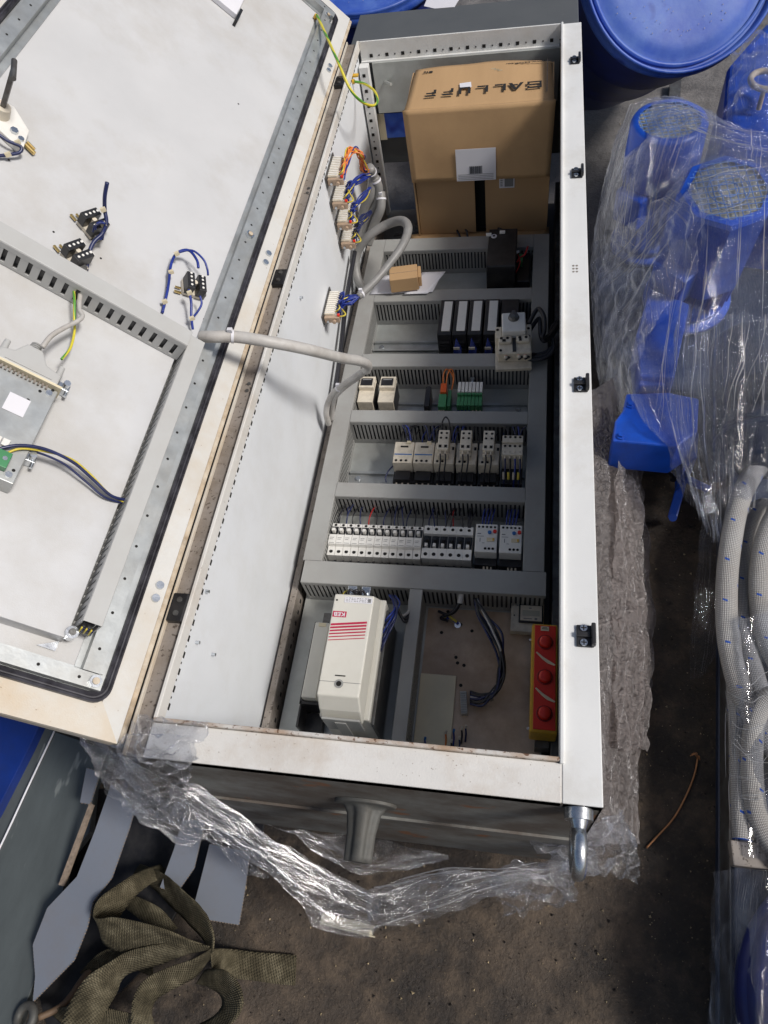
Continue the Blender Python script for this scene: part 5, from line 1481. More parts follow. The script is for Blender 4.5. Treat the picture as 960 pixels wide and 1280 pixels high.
hose('cable_sleeve', 'looped grey cable sleeve running to the single connector', [at(458, 370, .27), at(446, 345, .30), at(446, 318, .34), at(460, 296, .38), at(483, 281, .40), at(502, 276, .42), at(510, 285, .425), at(504, 305, .42), at(488, 328, .41), at(468, 352, .40), at(448, 371, .40)], lambda s: .0115 if s < .55 else .0115 - .0035 * (s - .55) / .45, 'sleeve', ties=(.98,), tie_r=.0088)
hose('cable_sleeve', 'thick pale cable sleeve crossing from the door into the cabinet', [dat3(252, 421, .03), dat3(268, 421, .05), at(295, 421, .745), at(340, 428, .725), at(385, 437, .68), at(425, 447, .60), at(448, 451, .545), at(459, 456, .50), at(458, 463, .475)], .0098, 'grey_cable', ties=(.24,))
hose('cable_sleeve', 'pair of grey sleeved cables bending down from the cable tie to the duct edge', [at(461, 459, .485), at(452, 466, .465), at(434, 478, .43), at(418, 490, .39), at(410, 504, .35), at(408, 518, .32), at(411, 530, .28)], .0068, 'grey_cable', ties=(.45,))
hose('cable_sleeve', 'second grey cable beside the bent pair', [at(460, 462, .47), at(448, 472, .44), at(430, 485, .41), at(419, 497, .37), at(416, 510, .33), at(415, 524, .29)], .0052, 'grey_cable', ties=(.03,))
# black cable behind the hinge side
wire('black_cable', 'black cable hanging along the side wall beside the ducts', [(.05, 1.35, .36), (.046, 1.2, .33), (.05, 1.05, .30), (.05, .9, .27)], .006, 'black_wire', cat='cable')

# ------------------------------------------------------------------ cloth-like sheets
def crink(p, seed, f):
    q = p * f + Vector((seed * 3.1, seed * 1.7, seed))
    a = abs(mn.noise(q)) * 1.6 - .5
    c = mn.noise(q * 2.1) * .5 + (mn.noise(q * 4.6)) * .22
    try: d = mn.noise(q * .9, noise_basis='VORONOI_F2F1')
    except Exception: d = 0
    return a * .6 + c * .5 + d * .7
def cat4(p0, p1, p2, p3, t):
    return 0.5 * ((2 * p1) + (p2 - p0) * t + (2 * p0 - 5 * p1 + 4 * p2 - p3) * t * t + (3 * p1 - p0 - 3 * p2 + p3) * t ** 3)
def spline(L, t):
    n = len(L) - 1; x = min(t * n, n - 1e-6); i = int(x); f = x - i
    return cat4(L[max(i - 1, 0)], L[i], L[i + 1], L[min(i + 2, n)], f)
def sheet(rows, nu, nv, amp, freq, seed, aniso=(1, 1, 1), pleat=0, pleat_n=0, edge=0.0, flat_edge=True):
    G = [[(p if isinstance(p, Vector) else at(*p)) for p in r] for r in rows]
    an = Vector(aniso)
    P = []
    for i in range(nu + 1):
        row = [spline([g_ for g_ in [G[r][c] for r in range(len(G))]], i / nu) for c in range(len(G[0]))]
        P.append([spline(row, j / nv) for j in range(nv + 1)])
    out = [[None] * (nv + 1) for _ in range(nu + 1)]
    for i in range(nu + 1):
        for j in range(nv + 1):
            a = P[min(i + 1, nu)][j] - P[max(i - 1, 0)][j]; c = P[i][min(j + 1, nv)] - P[i][max(j - 1, 0)]
            n = a.cross(c); n = n.normalized() if n.length > 1e-9 else Vector((0, 0, 1))
            p = P[i][j]
            d = amp * crink(Vector((p.x * an.x, p.y * an.y, p.z * an.z)), seed, freq)
            if pleat: d += pleat * math.sin(pleat_n * j / nv * 2 * PI + 2.5 * mn.noise(p * 5) + seed) * (.4 + .6 * abs(mn.noise(p * 9)))
            q = p + n * d
            if edge and (i in (0, nu) or j in (0, nv)):
                dr = (p - P[nu // 2][nv // 2]).normalized()
                q = q + dr * edge * mn.noise(p * 45 + Vector((seed, 0, 0))) + dr * edge * .6 * mn.noise(p * 130)
            out[i][j] = q
    return out
def sheet_obj(name, label, cat, rows, m, nu=60, nv=60, amp=.01, freq=14, seed=1, parent=None, swap=False, **kw):
    S = sheet(rows, nu, nv, amp, freq, seed, **kw)
    for r in S:
        for q in r:
            if q.z < .004: q.z = .004 + (q.z - .004) * .05 + .003 * abs(mn.noise(q * 40))
    b = MB()
    b.grid(lambda u, v: S[int(round(u * nu))][int(round(v * nv))], nu, nv, 0, True)
    if swap:
        for k, uv in list(b.uv.items()): b.uv[k] = [(q[1], q[0]) for q in uv]
    o = b.build(name, M[m], parent, recalc=False)
    if cat: tag(o, label, cat)
    return o
# ---- film at the near end of the cabinet
sheet_obj('plastic_film', 'crumpled clear film bunched over the near left cabinet corner', 'plastic film',
    [[(158, 905, .70), (190, 892, .71), (222, 898, .70), (262, 905, .66)],
     [(148, 925, .69), (180, 915, .73), (215, 918, .72), (252, 930, .67)],
     [(140, 950, .62), (175, 945, .70), (210, 950, .69), (240, 960, .62)],
     [(150, 985, .52), (178, 985, .60), (208, 985, .58), (238, 990, .50)],
     [(160, 1020, .42), (185, 1030, .46), (212, 1035, .44), (240, 1040, .40)]],
    'film_crumple', 90, 90, .016, 26, 3, edge=.014)
sheet_obj('plastic_film', 'smooth clear film hanging from the door corner to the left of the bunch', 'plastic film',
    [[(88, 915, .58), (115, 920, .62), (150, 925, .66)],
     [(108, 955, .50), (130, 950, .54), (165, 950, .60)],
     [(130, 992, .42), (150, 985, .46), (180, 975, .52)],
     [(168, 1030, .34), (195, 1040, .36), (235, 1035, .40)],
     [(215, 1048, .30), (240, 1062, .30), (265, 1050, .33)]],
    'film_clear', 60, 50, .012, 14, 5, edge=.008)
sheet_obj('plastic_film', 'loose flap of clear film hanging below the bunch over the grey cardboard', 'plastic film',
    [[(225, 1000, .36), (262, 1020, .36), (300, 1035, .36)],
     [(240, 1030, .30), (275, 1050, .32), (325, 1060, .33)],
     [(262, 1060, .25), (292, 1080, .26), (350, 1090, .28)],
     [(285, 1085, .2), (310, 1100, .2), (355, 1098, .24)]],
    'film', 50, 50, .014, 16, 8, edge=.010)
sheet_obj('film_belt', 'tight belt of stretch film running from the left corner to the pulled-out point', 'plastic film',
    [[(205, 955, .52), (212, 962, .47), (215, 990, .42), (218, 1010, .36)],
     [(260, 985, .48), (262, 1000, .42), (265, 1025, .36), (275, 1045, .30)],
     [(330, 1035, .43), (328, 1052, .37), (330, 1068, .32), (340, 1085, .26)],
     [(395, 1072, .39), (390, 1092, .33), (385, 1115, .28), (380, 1125, .24)],
     [(447, 1100, .36), (440, 1120, .30), (425, 1145, .25), (402, 1158, .20)],
     [(468, 1112, .35), (466, 1130, .30), (464, 1150, .25), (462, 1166, .20)]],
    'film_belt', 110, 50, .008, 16, 11, aniso=(.5, .5, 2.2), pleat=.006, pleat_n=3)
sheet_obj('film_belt', 'wide shiny belt of stretch film running from the pulled-out point to the eye bolt', 'plastic film',
    [[(455, 1104, .36), (457, 1122, .30), (460, 1145, .25), (465, 1167, .20)],
     [(510, 1090, .37), (512, 1106, .31), (514, 1126, .26), (518, 1146, .21)],
     [(575, 1080, .38), (577, 1094, .33), (580, 1108, .28), (585, 1124, .24)],
     [(640, 1077, .38), (642, 1086, .34), (645, 1096, .30), (648, 1108, .26)],
     [(700, 1070, .38), (702, 1078, .35), (704, 1086, .32), (706, 1094, .29)],
     [(740, 1052, .38), (742, 1064, .35), (744, 1074, .32), (746, 1082, .30)]],
    'film_sheen', 130, 60, .013, 13, 17, aniso=(1.5, 1, 1.6), pleat=.005, pleat_n=3)
sheet_obj('plastic_film', 'clear film spanning between the flared bracket and the shiny belt', 'plastic film',
    [[(330, 1036, .45), (400, 1045, .50), (460, 1050, .50), (520, 1062, .46), (560, 1074, .42)],
     [(370, 1050, .42), (420, 1068, .46), (460, 1075, .47), (510, 1080, .43), (560, 1079, .40)],
     [(420, 1085, .38), (435, 1092, .39), (455, 1098, .38), (490, 1094, .38), (540, 1086, .38)]],
    'film_clear', 40, 70, .007, 14, 21)
cb = MB()
A1_, A2_, A3_ = at(402, 1146, .205), at(442, 1160, .195), at(467, 1162, .20)
for (p, q) in ((A1_, A3_),):
    d = (q - p).normalized(); s_ = Vector((0, 0, 1)).cross(d).normalized(); up = d.cross(s_)
    cb.box(0, (q - p).length, -.008, .006, -.004, .0015, 0, frameM(p, d, s_, up))
    cb.box(0, (q - p).length, -.011, -.0085, -.05, .0015, 0, frameM(p, d, s_, up))
tag(cb.build('corner_board', M['corner_board'], None, bevel=.001), 'cream corner board under the film at the pulled-out point', 'corner board')
sheet_obj('plastic_film', 'crumpled film bunched behind the eye bolt at the near right corner', 'plastic film',
    [[(665, 1052, .34), (700, 1045, .34), (750, 1030, .34), (785, 1010, .26)],
     [(672, 1066, .33), (715, 1062, .34), (760, 1050, .32), (800, 1042, .22)],
     [(690, 1082, .29), (725, 1082, .30), (765, 1078, .28), (805, 1072, .2)],
     [(705, 1092, .24), (740, 1098, .24), (775, 1102, .2), (800, 1108, .15)]],
    'film_crumple', 70, 80, .018, 22, 23, edge=.012)
sheet_obj('plastic_film', 'small torn rag of film hanging under the belt left of the eye bolt', 'plastic film',
    [[(615, 1098, .27), (650, 1090, .28), (690, 1085, .28), (722, 1088, .28)],
     [(618, 1120, .18), (645, 1118, .2), (690, 1112, .2), (722, 1110, .2)],
     [(632, 1148, .09), (655, 1150, .1), (700, 1135, .1), (712, 1135, .1)]],
    'film_crumple', 50, 60, .02, 22, 29, edge=.014)
# ---- milky foam wrap lying along the lock side of the cabinet
rows = []
for (v, ur, z1, z2) in ((470, 770, .26, .14), (555, 797, .24, .14), (630, 800, .22, .12), (700, 806, .22, .12), (780, 812, .20, .12), (850, 812, .20, .11), (900, 806, .19, .10), (940, 800, .18, .1), (1000, 797, .17, .08), (1055, 800, .16, .07)):
    c0 = at(755, v, .30); c0.x = .6035
    c0b = Vector((.615, c0.y, .24))
    rows.append([c0, c0b, at(770, v, z1 * .8), at((770 + ur) / 2 + 5, v, z2), at(ur, v, .05), at(ur + 4, v, .006)])
sheet_obj('foam_wrap', 'milky grey foam wrap bunched on the floor along the right side of the cabinet', 'foam wrap', rows, 'foam_film', 150, 70, .011, 20, 31, swap=True, aniso=(1.6, .45, 1.3), pleat=.006, pleat_n=4, edge=.004)
rows = [[q + Vector((.003, 0, .012 + .01 * math.sin(i * 1.3))) for q in r[2:]] for i, r in enumerate(rows[1:8])]
sheet_obj('foam_wrap', 'second ruffled layer of foam wrap lying on the first beside the cabinet', 'foam wrap', rows, 'foam_film', 140, 60, .013, 26, 37, swap=True, aniso=(1.6, .4, 1.3), pleat=.007, pleat_n=3, edge=.010)
# ------------------------------------------------------------------ copper wire and grit on the floor
w1 = [at(808, 1060, .004), at(822, 1045, .005), at(838, 1028, .004), at(850, 1010, .004), at(862, 985, .006), at(869, 965, .004), at(872, 948, .008)]
t = thing('copper_wire', 'bent copper wire with a curled end lying on the dirty floor', 'wire', tuple(w1[0]))
b = MB(); b.tube(w1, .0019, 7, 0, 6); b.build('strand', M['copper'], t)
b = MB()
for k in range(7):
    c = w1[-1] + Vector((random.uniform(-.02, .004), random.uniform(-.004, .012), .002)); b.tube([w1[-1], (w1[-1] + c) / 2 + Vector((0, .004, .006)), c], .0011, 6, 0, 4)
b.build('curled_end', M['copper'], t)
b = MB()
for k in range(4200):
    if random.random() < .55: x, y = random.uniform(-.1, 1.0), random.uniform(-.42, .9)
    else: x, y = random.uniform(-.5, 1.3), random.uniform(-.5, 2.6)
    r = random.choice((.0006, .0007, .0008, .001, .001, .0012, .0016, .0024, .0034 if random.random() < .2 else .001)); a = random.uniform(0, 6.28)
    p = Vector((x, y, r * .4 + .0015))
    vs = [p + Vector((math.cos(a + i * 2.09) * r * random.uniform(.6, 1.6), math.sin(a + i * 2.09) * r * random.uniform(.6, 1.6), -r * .4)) for i in range(3)] + [p + Vector((0, 0, r))]
    b.add(vs, [(0, 1, 3), (1, 2, 3), (2, 0, 3), (0, 2, 1)], 0 if random.random() < .45 else 1)
tag(b.build('grit', [M['chip_light'], M['chip_dark']], None), 'small chips and grit scattered over the floor', 'grit', None, 'stuff')

# ------------------------------------------------------------------ blue drum at the top right
def drum(name, label, c, n, R, Ln, seed):
    c = Vector(c); n = Vector(n).normalized()
    t = thing(name, label, 'drum', tuple(c), 'blue drums')
    b = MB(); b.lathe(c, n, [(0, -Ln), (R * .93, -Ln), (R * .97, -Ln + .02), (R * .985, -Ln * .66), (R * 1.0, -Ln * .64), (R * .985, -Ln * .62), (R * .985, -Ln * .34), (R, -Ln * .32), (R * .985, -Ln * .30), (R * .97, -.06), (R * .95, -.035)], 72)
    b.build('drum_body', M['drum_side'], t)
    b = MB(); b.lathe(c, n, [(R * .955, -.045), (R * 1.0, -.04), (R * 1.012, -.028), (R * 1.0, -.016), (R * .985, -.012), (R * .995, -.002), (R * .985, .004), (R * .965, .004), (R * .955, -.004), (R * .948, -.018)], 72)
    b.build('rim', M['drum_blue'], t)
    b = MB()
    a = n.orthogonal().normalized(); d = n.cross(a)
    def lid(u, v):
        th_ = 2 * PI * v; r = R * .952 * u; p = c + (a * math.cos(th_) + d * math.sin(th_)) * r
        h = -.018 + .006 * (1 if u < .9 else 0) * min(1, (.9 - u) * 12) if u < .9 else -.018
        return p + n * (h + .003 * mn.noise(p * 7 + Vector((seed, 0, 0))))
    b.grid(lid, 24, 72); ld = b.build('lid', M['drum_blue'], t)
    b = MB()
    for rr in (.905,):
        b.lathe(c - n * .0125, n, [(R * rr - .006, 0), (R * rr - .002, .004), (R * rr + .002, .004), (R * rr + .006, 0)], 72)
    b.build('moulded_ring', M['drum_blue'], ld)
    b = MB()
    for k in range(140):
        th_ = random.uniform(0, 6.28); r = R * .78 * math.sqrt(random.random()); p = c + (a * math.cos(th_) + d * math.sin(th_)) * r - n * .0095
        e1 = (a * random.uniform(-1, 1) + d * random.uniform(-1, 1)).normalized(); L_2 = random.uniform(.0006, .0018)
        b.box(-L_2, L_2, -.0005, .0005, 0, .0012, 0, frameM(p, e1, n.cross(e1), n))
    b.build('dust_crumb', M['chip_light'], ld, kind='stuff')
    return t
drum('plastic_drum', 'big tilted blue plastic drum with a dusty scuffed lid', (.874, 2.156, .646), (.28, -.77, .57), .285, .66, 3)
drum('plastic_drum', 'blue drum just showing above the far left corner of the cabinet', (-.10, 2.60, .58), (0.1, -.25, 1), .30, .55, 8)

# ------------------------------------------------------------------ blue motors under film on the right
def motor(name, label, c, n, R, Ln, octo=False, fins=True, low='motor_blue', cover='motor_blue', CW=.15):
    c = Vector(c); n = Vector(n).normalized()
    t = thing(name, label, 'electric motor', tuple(c), 'blue electric motors wrapped in film')
    k = 8 if octo else 40
    b = MB(); b.lathe(c, n, [(R * .80, -.004), (R * .95, -.005), (R, -.014), (R * 1.03, -CW), (R * .98, -CW - .003), (R * .5, -CW - .004)], k if octo else 40)
    o = b.build('fan_cover', M[cover], t, bevel=0)
    if octo:
        for p in o.data.polygons: p.use_smooth = False
    b = MB(); b.lathe(c, n, [(0, -.012), (R * .84, -.012)], 32); b.build('fan_opening', M['grille_back'], t)
    a = n.cross(Vector((1, .15, 0))).normalized(); d = a.cross(n)
    b = MB()
    q = R * .82; st = q * 2 / 11
    for i in range(-5, 6):
        s_ = i * st; h = math.sqrt(max(0, q * q - s_ * s_))
        b.cyl(c + a * s_ - d * h - n * .004, c + a * s_ + d * h - n * .004, .0011, n=6); b.cyl(c + d * s_ - a * h - n * .005, c + d * s_ + a * h - n * .005, .0011, n=6)
    for rr in (.25, .5): 
        for j in range(20):
            t0 = 2 * PI * j / 20; t1 = 2 * PI * (j + 1) / 20
            b.cyl(c + (a * math.cos(t0) + d * math.sin(t0)) * q * rr - n * .003, c + (a * math.cos(t1) + d * math.sin(t1)) * q * rr - n * .003, .0011, n=5)
    b.build('wire_grille', M['grille'], t)
    b = MB(); b.lathe(c, n, [(R * .80, -CW - .004), (R * .84, -CW - .01), (R * .84, -Ln + .03), (R * .9, -Ln + .028), (R * .9, -Ln + .012), (R * .6, -Ln + .01), (0, -Ln + .009)], 40)
    b.build('housing', M[low], t)
    if fins:
        b = MB()
        for i in range(28):
            th_ = 2 * PI * i / 28; e1 = a * math.cos(th_) + d * math.sin(th_); e2 = n.cross(e1)
            Mf = frameM(c - n * (CW + .008), e1, e2, n)
            b.box(R * .82, R * .95, -.0012, .0012, -(Ln - CW - .05), 0, 0, Mf)
        b.build('cooling_fin', M[low], t, kind='stuff')
    b = MB(); Mf = frameM(c - n * (Ln * .55), -d * .8 - a * .6, n.cross(-d * .8 - a * .6), n)
    b.box(R * .80, R * 1.25, -R * .45, R * .45, -.045, .045, 0, Mf); b.build('terminal_box', M[low], t, bevel=.005) if low == 'motor_blue' else None
    b = MB(); b.lathe(c, n, [(R * .62, -Ln + .0), (R * 1.05, -Ln), (R * 1.05, -Ln - .014), (R * .7, -Ln - .016), (R * .62, -Ln - .06), (0, -Ln - .06)], 32); b.build('flange', M[low], t)
    return t
motor('electric_motor', 'blue motor with a round wire grille, the farther one under film', (.819, 1.63, .50), (0, -.05, 1), .091, .36)
motor('electric_motor', 'blue motor with an eight-sided grille, the nearer one under film', (.905, 1.290, .535), (.02, -.20, 1), .102, .36, octo=True, CW=.24)
motor('electric_motor', 'dark finned motor lying lower under the film at the right edge', (1.0, 1.10, .27), (.03, 1, .10), .092, .26, low='motor_dark', cover='motor_dark')
# gearbox with flat plate and foot lever
t = thing('gear_housing', 'flat-faced bright blue gear housing with two bolts', 'gearbox', (.77, .85, .1))
zg = .27
G = [at(783, 492, zg), at(779, 512, zg), at(769, 526, zg), at(766, 551, zg), at(846, 558, zg), at(872, 540, zg), at(874, 498, zg), at(835, 490, zg)]
b = MB(); b.prism([(p.x, p.y) for p in G], zg - .10, zg); b.build('housing', M['motor_blue'], t, bevel=.004)
for (u, v) in ((788, 507), (776, 546)):
    P = at(u, v, zg); b = MB(); b.cyl(P, P + Vector((0, 0, .004)), .009, n=20); b.cyl(P + Vector((0, 0, .004)), P + Vector((0, 0, .009)), .006, n=6, smooth=False); b.build('bolt', M['motor_blue'], t)
P = [at(796, 490, zg), at(800, 440, .32), at(806, 385, .36), at(812, 340, .38)]
b = MB()
Q = [at(797, 489, .265), at(831, 489, .265), at(826, 474, .285), at(800, 474, .285)]
b.prism([(p.x, p.y) for p in Q], .2, .285); b.build('neck', M['motor_blue'], t, bevel=.004)
Q = [at(800, 474, .29), at(842, 476, .29), at(862, 380, .30), at(812, 360, .30), at(795, 420, .30)]
b = MB(); b.prism([(p.x, p.y) for p in Q], .2, .30); b.build('arm', M['motor_blue'], t, bevel=.004)
Q = [at(855, 520, .2), at(878, 530, .2), at(868, 580, .14), at(850, 600, .14)]
b = MB(); b.prism([(p.x, p.y) for p in Q], .08, .17); b.build('side_bracket', M['motor_blue'], t, bevel=.004)
b = MB()
for (p, q, w_) in ((at(856, 590, .10), at(840, 648, .07), .010), (at(857, 598, .10), at(886, 612, .10), .008)):
    d = (q - p).normalized(); s_ = Vector((0, 0, 1)).cross(d).normalized(); up = d.cross(s_)
    b.box(0, (q - p).length, -w_, w_, -.006, .006, 0, frameM(p, d, s_, up))
b.cyl(at(841, 647, .085), at(841, 647, .03), .009, n=14)
b.build('foot_lever', M['motor_blue'], t, bevel=.003)
b = MB(); b.cyl(at(838, 560, .10), at(842, 600, .10), .008, n=10); b.cyl(at(838, 560, .10), at(838, 560, .0), .010, n=10); b.build('black_cable', M['black_wire'], t)
# dark machine base under the motors
b = MB(); Q = [at(742, 300, .10), at(800, 290, .1), at(1010, 300, .1), at(1010, 560, .1), at(900, 575, .1), at(880, 500, .1), at(800, 470, .1), at(752, 436, .1)]
b.prism([(p.x, p.y) for p in Q], .0, .10); tag(b.build('machine_base', M['motor_dark'], None, bevel=.006), 'dark steel machine base under the wrapped blue motors', 'machine base')
b = MB(); Q = [at(775, 480, .14), at(792, 380, .2), at(790, 300, .25), at(800, 250, .3)]
t = thing('corrugated_pipe', 'grey ribbed conduit behind the film left of the blue motors', 'conduit', tuple(at(770, 430, .14)))
SP = smooth_path([at(752, 450, .10), at(768, 410, .14), at(786, 370, .17), at(800, 340, .18)], 16)
for i in range(len(SP) - 1):
    b.cyl(SP[i], SP[i] * .45 + SP[i + 1] * .55, .016, n=14); b.cyl(SP[i], SP[i + 1], .0135, n=14, caps=False)
b.build('ribbed_tube', M['carton_grey'], t)
sheet_obj('stretch_film', 'stretch film pulled tight over the blue motors on the right', 'plastic film',
    [[(786, 132, .47), (830, 118, .515), (875, 130, .515), (920, 152, .505), (1000, 175, .49)],
     [(764, 190, .34), (812, 168, .51), (868, 172, .53), (920, 192, .58), (1000, 200, .56)],
     [(748, 255, .24), (790, 240, .42), (850, 222, .50), (905, 240, .600), (1000, 250, .58)],
     [(737, 330, .15), (780, 310, .30), (840, 300, .42), (900, 310, .50), (1000, 320, .50)],
     [(739, 400, .12), (775, 390, .26), (830, 390, .34), (895, 395, .42), (1000, 390, .44)],
     [(745, 470, .10), (790, 460, .31), (835, 470, .33), (895, 480, .34), (1000, 480, .36)],
     [(765, 530, .12), (810, 525, .295), (850, 550, .295), (900, 560, .27), (1000, 540, .27)],
     [(800, 575, .05), (835, 590, .16), (860, 630, .13), (900, 630, .17), (1000, 600, .2)]],
    'film', 130, 110, .007, 9, 41, edge=.008, swap=False)
sheet_obj('stretch_film', 'milky wad of stretched film folds between the two blue motors', 'plastic film',
    [[(738, 330, .17), (760, 300, .27), (800, 268, .42), (850, 222, .52)],
     [(742, 370, .17), (785, 330, .32), (825, 290, .46), (880, 250, .60)],
     [(750, 440, .15), (790, 380, .32), (830, 330, .43), (870, 300, .52)],
     [(765, 520, .15), (800, 440, .34), (835, 380, .38), (868, 340, .46)]],
    'film', 80, 80, .012, 17, 43, edge=.012, pleat=.005, pleat_n=6, swap=False)
sheet_obj('stretch_film', 'film with long vertical pleats hanging in front of the finned motor', 'plastic film',
    [[(845, 372, .36), (880, 385, .42), (920, 392, .44), (1000, 392, .44)],
     [(840, 430, .33), (875, 450, .38), (920, 450, .40), (1000, 450, .40)],
     [(835, 500, .30), (875, 520, .33), (920, 520, .35), (1000, 510, .35)],
     [(845, 560, .28), (880, 580, .28), (915, 585, .28), (1000, 570, .28)],
     [(870, 640, .16), (895, 680, .18), (915, 650, .2), (1000, 620, .22)]],
    'film', 70, 130, .008, 12, 47, edge=.01, pleat=.011, pleat_n=9)
sheet_obj('stretch_film', 'thin flap of film hanging down over the aisle right of the foot lever', 'plastic film',
    [[(878, 600, .20), (900, 610, .22), (935, 600, .24)],
     [(874, 680, .15), (896, 690, .17), (925, 680, .2)],
     [(864, 770, .08), (885, 780, .1), (905, 770, .14)],
     [(862, 850, .03), (876, 845, .04), (895, 820, .08)]],
    'film', 60, 40, .006, 10, 51, edge=.008)
# stretched folds of the film, each a thin rope of gathered plastic
def folds(name, label, rows_, r0, r1):
    t_ = thing(name, label, 'plastic film', tuple(at(*rows_[0][0])))
    for pp in rows_:
        P = [at(*q) for q in pp]
        for i in range(1, len(P) - 1): P[i] = P[i] + Vector((random.uniform(-.004, .004), random.uniform(-.004, .004), random.uniform(-.003, .003)))
        ra = random.uniform(r0, r1)
        b = MB(); b.tube(P, lambda s_, ra=ra: ra * (.35 + .65 * math.sin(PI * min(1, s_ + .12)) ** .7), 6, 0, 8); b.build('fold', M['film_rope'], t_)
    return t_
def fam(A, B, n, t0=(0, .3), t1=(.7, 1), jit=4):
    out = []
    for _ in range(n):
        f = random.random(); g = min(1, max(0, f + random.uniform(-.25, .25)))
        P = [Vector(a_).lerp(Vector(b_), f + (g - f) * i / (len(A) - 1)) + Vector((random.uniform(-jit, jit), random.uniform(-jit, jit), random.uniform(-.004, .006))) for i, (a_, b_) in enumerate(zip(A, B))]
        S = smooth_path(P, 6); L = len(S) - 1
        i0 = int(random.uniform(*t0) * L); i1 = int(random.uniform(*t1) * L)
        S = S[i0:max(i1, i0 + 4)]
        out.append([tuple(q) for q in S[::3]])
    return out
F_ = []
F_ += fam([(788, 126, .48), (770, 172, .40), (750, 240, .26), (736, 300, .16), (728, 360, .10)], [(812, 140, .50), (800, 190, .44), (790, 260, .34), (778, 340, .25), (760, 420, .12)], 15, jit=1)
F_ += fam([(800, 121, .51), (845, 118, .52), (900, 150, .52), (960, 168, .54), (1010, 180, .55)], [(850, 160, .52), (880, 175, .53), (920, 185, .55), (960, 195, .57), (1010, 200, .57)], 9, jit=1.2)
F_ += fam([(736, 320, .17), (765, 310, .27), (800, 280, .40), (845, 235, .52), (890, 205, .59)], [(750, 440, .15), (785, 390, .30), (815, 345, .40), (845, 300, .47), (880, 255, .57)], 9, jit=2)
F_ += fam([(846, 300, .46), (832, 360, .38), (820, 440, .33), (806, 520, .30), (800, 570, .2)], [(900, 330, .48), (890, 400, .42), (885, 470, .36), (890, 560, .30), (880, 640, .18)], 6, jit=2)
F_ += fam([(890, 392, .44), (888, 440, .42), (880, 500, .38), (872, 580, .30)], [(985, 392, .44), (980, 440, .42), (960, 500, .40), (940, 590, .30)], 8, (0, .15), jit=2)
F_ += fam([(862, 225, .585), (900, 212, .60), (950, 208, .60), (1010, 203, .60)], [(868, 285, .52), (905, 282, .57), (950, 270, .58), (1010, 262, .60)], 4, jit=2)
folds('film_folds', 'thin white stretched folds in the film over the blue motors', F_, .0002, .0010)
# wrapped machine with steel ring at the far right
t = thing('wrapped_machine', 'film-wrapped blue machine with a steel ring at the top right edge', 'machine', (1.25, 1.9, 0))
b = MB(); Q = [at(912, 75, .45), at(905, 165, .45), at(935, 180, .45), at(1100, 190, .45), at(1100, 20, .45), at(960, 20, .45)]
b.prism([(p.x, p.y) for p in Q], 0, .44); b.build('housing', M['motor_blue'], t, bevel=.02)
P = at(958, 100, .50); b = MB()
vs = []
for i in range(32):
    for j in range(10):
        a_ = 2 * PI * i / 32; c_ = 2 * PI * j / 10; r = .036 + .0075 * math.cos(c_)
        vs.append(P + Vector((r * math.cos(a_), r * math.sin(a_) * 1.2, .0075 * math.sin(c_))))
b.add(vs, [(i * 10 + j, ((i + 1) % 32) * 10 + j, ((i + 1) % 32) * 10 + (j + 1) % 10, i * 10 + (j + 1) % 10) for i in range(32) for j in range(10)], 0, True)
b.cyl(P + Vector((-.012, -.048, -.045)), P + Vector((-.012, -.045, .004)), .006, n=10)
b.build('steel_ring', M['rust_edge'], t)
sheet_obj('stretch_film', 'shiny film over the blue machine at the top right edge', 'plastic film',
    [[(915, 60, .47), (945, 40, .49), (1010, 20, .49)], [(908, 110, .46), (940, 110, .53), (1010, 100, .53)], [(902, 150, .42), (935, 165, .46), (1010, 170, .47)], [(898, 175, .3), (935, 195, .36), (1010, 200, .4)]],
    'film', 70, 60, .020, 13, 57, pleat=.008, pleat_n=4)
b = MB(); Q = [at(838, 100, .03), at(852, 98, .03), at(850, 126, .03), at(836, 128, .03)]
b.prism([(p.x, p.y) for p in Q], 0, .03); tag(b.build('dark_bar', M['steel_dark'], None), 'short dark bar on the floor below the drum', 'bar')

# ------------------------------------------------------------------ coiled braided hoses on a wrapped pallet
e0, e1 = at(895, 640, 0), at(893, 1300, 0)
ed = (e1 - e0).normalized(); en = Vector((-ed.y, ed.x, 0));  en = en if en.x > 0 else -en
t = thing('pallet', 'dark wrapped pallet edge under the coiled hoses at the right', 'pallet', tuple(e0))
def PQ(s, o, z): return e0 + ed * s + en * o + Vector((0, 0, z))
LN = (e1 - e0).length
for k in range(3):
    z0_, z1_ = ((.0, .022), (.024, .09), (.092, .112))[k]
    b = MB()
    c = [PQ(-.05, .002 * k, 0), PQ(LN, .002 * k, 0), PQ(LN, .7, 0), PQ(-.05, .7, 0)]
    b.prism([(p.x, p.y) for p in c], z0_, z1_); b.build('deck_board' if k != 1 else 'stringer', M['steel_dark'] if k == 1 else M['motor_dark'], t, bevel=.003)
def coil(name, label, pix, r):
    P = [at(*q) for q in pix]
    t = thing(name, label, 'hose', tuple(P[0]), 'braided hoses coiled at the right')
    b = MB(); b.tube(P, r, 20, 0, 10); o = b.build('braid', M['braid_hose'], t)
coil('braided_hose', 'white braided hose forming the big outer arc at the right edge', [(985, 545, .22), (950, 580, .22), (925, 625, .21), (912, 690, .19), (908, 750, .17), (912, 810, .16), (928, 868, .155), (960, 925, .15), (1000, 965, .15)], .0205)
coil('braided_hose', 'white braided hose inside the big arc, cut by the right edge', [(990, 610, .21), (962, 660, .20), (950, 710, .18), (952, 770, .16), (968, 820, .15), (1000, 860, .15)], .020)
coil('braided_hose', 'white braided hose running straight down beside the pallet edge', [(916, 790, .135), (919, 850, .135), (923, 920, .135), (925, 990, .135), (928, 1050, .135)], .0165)
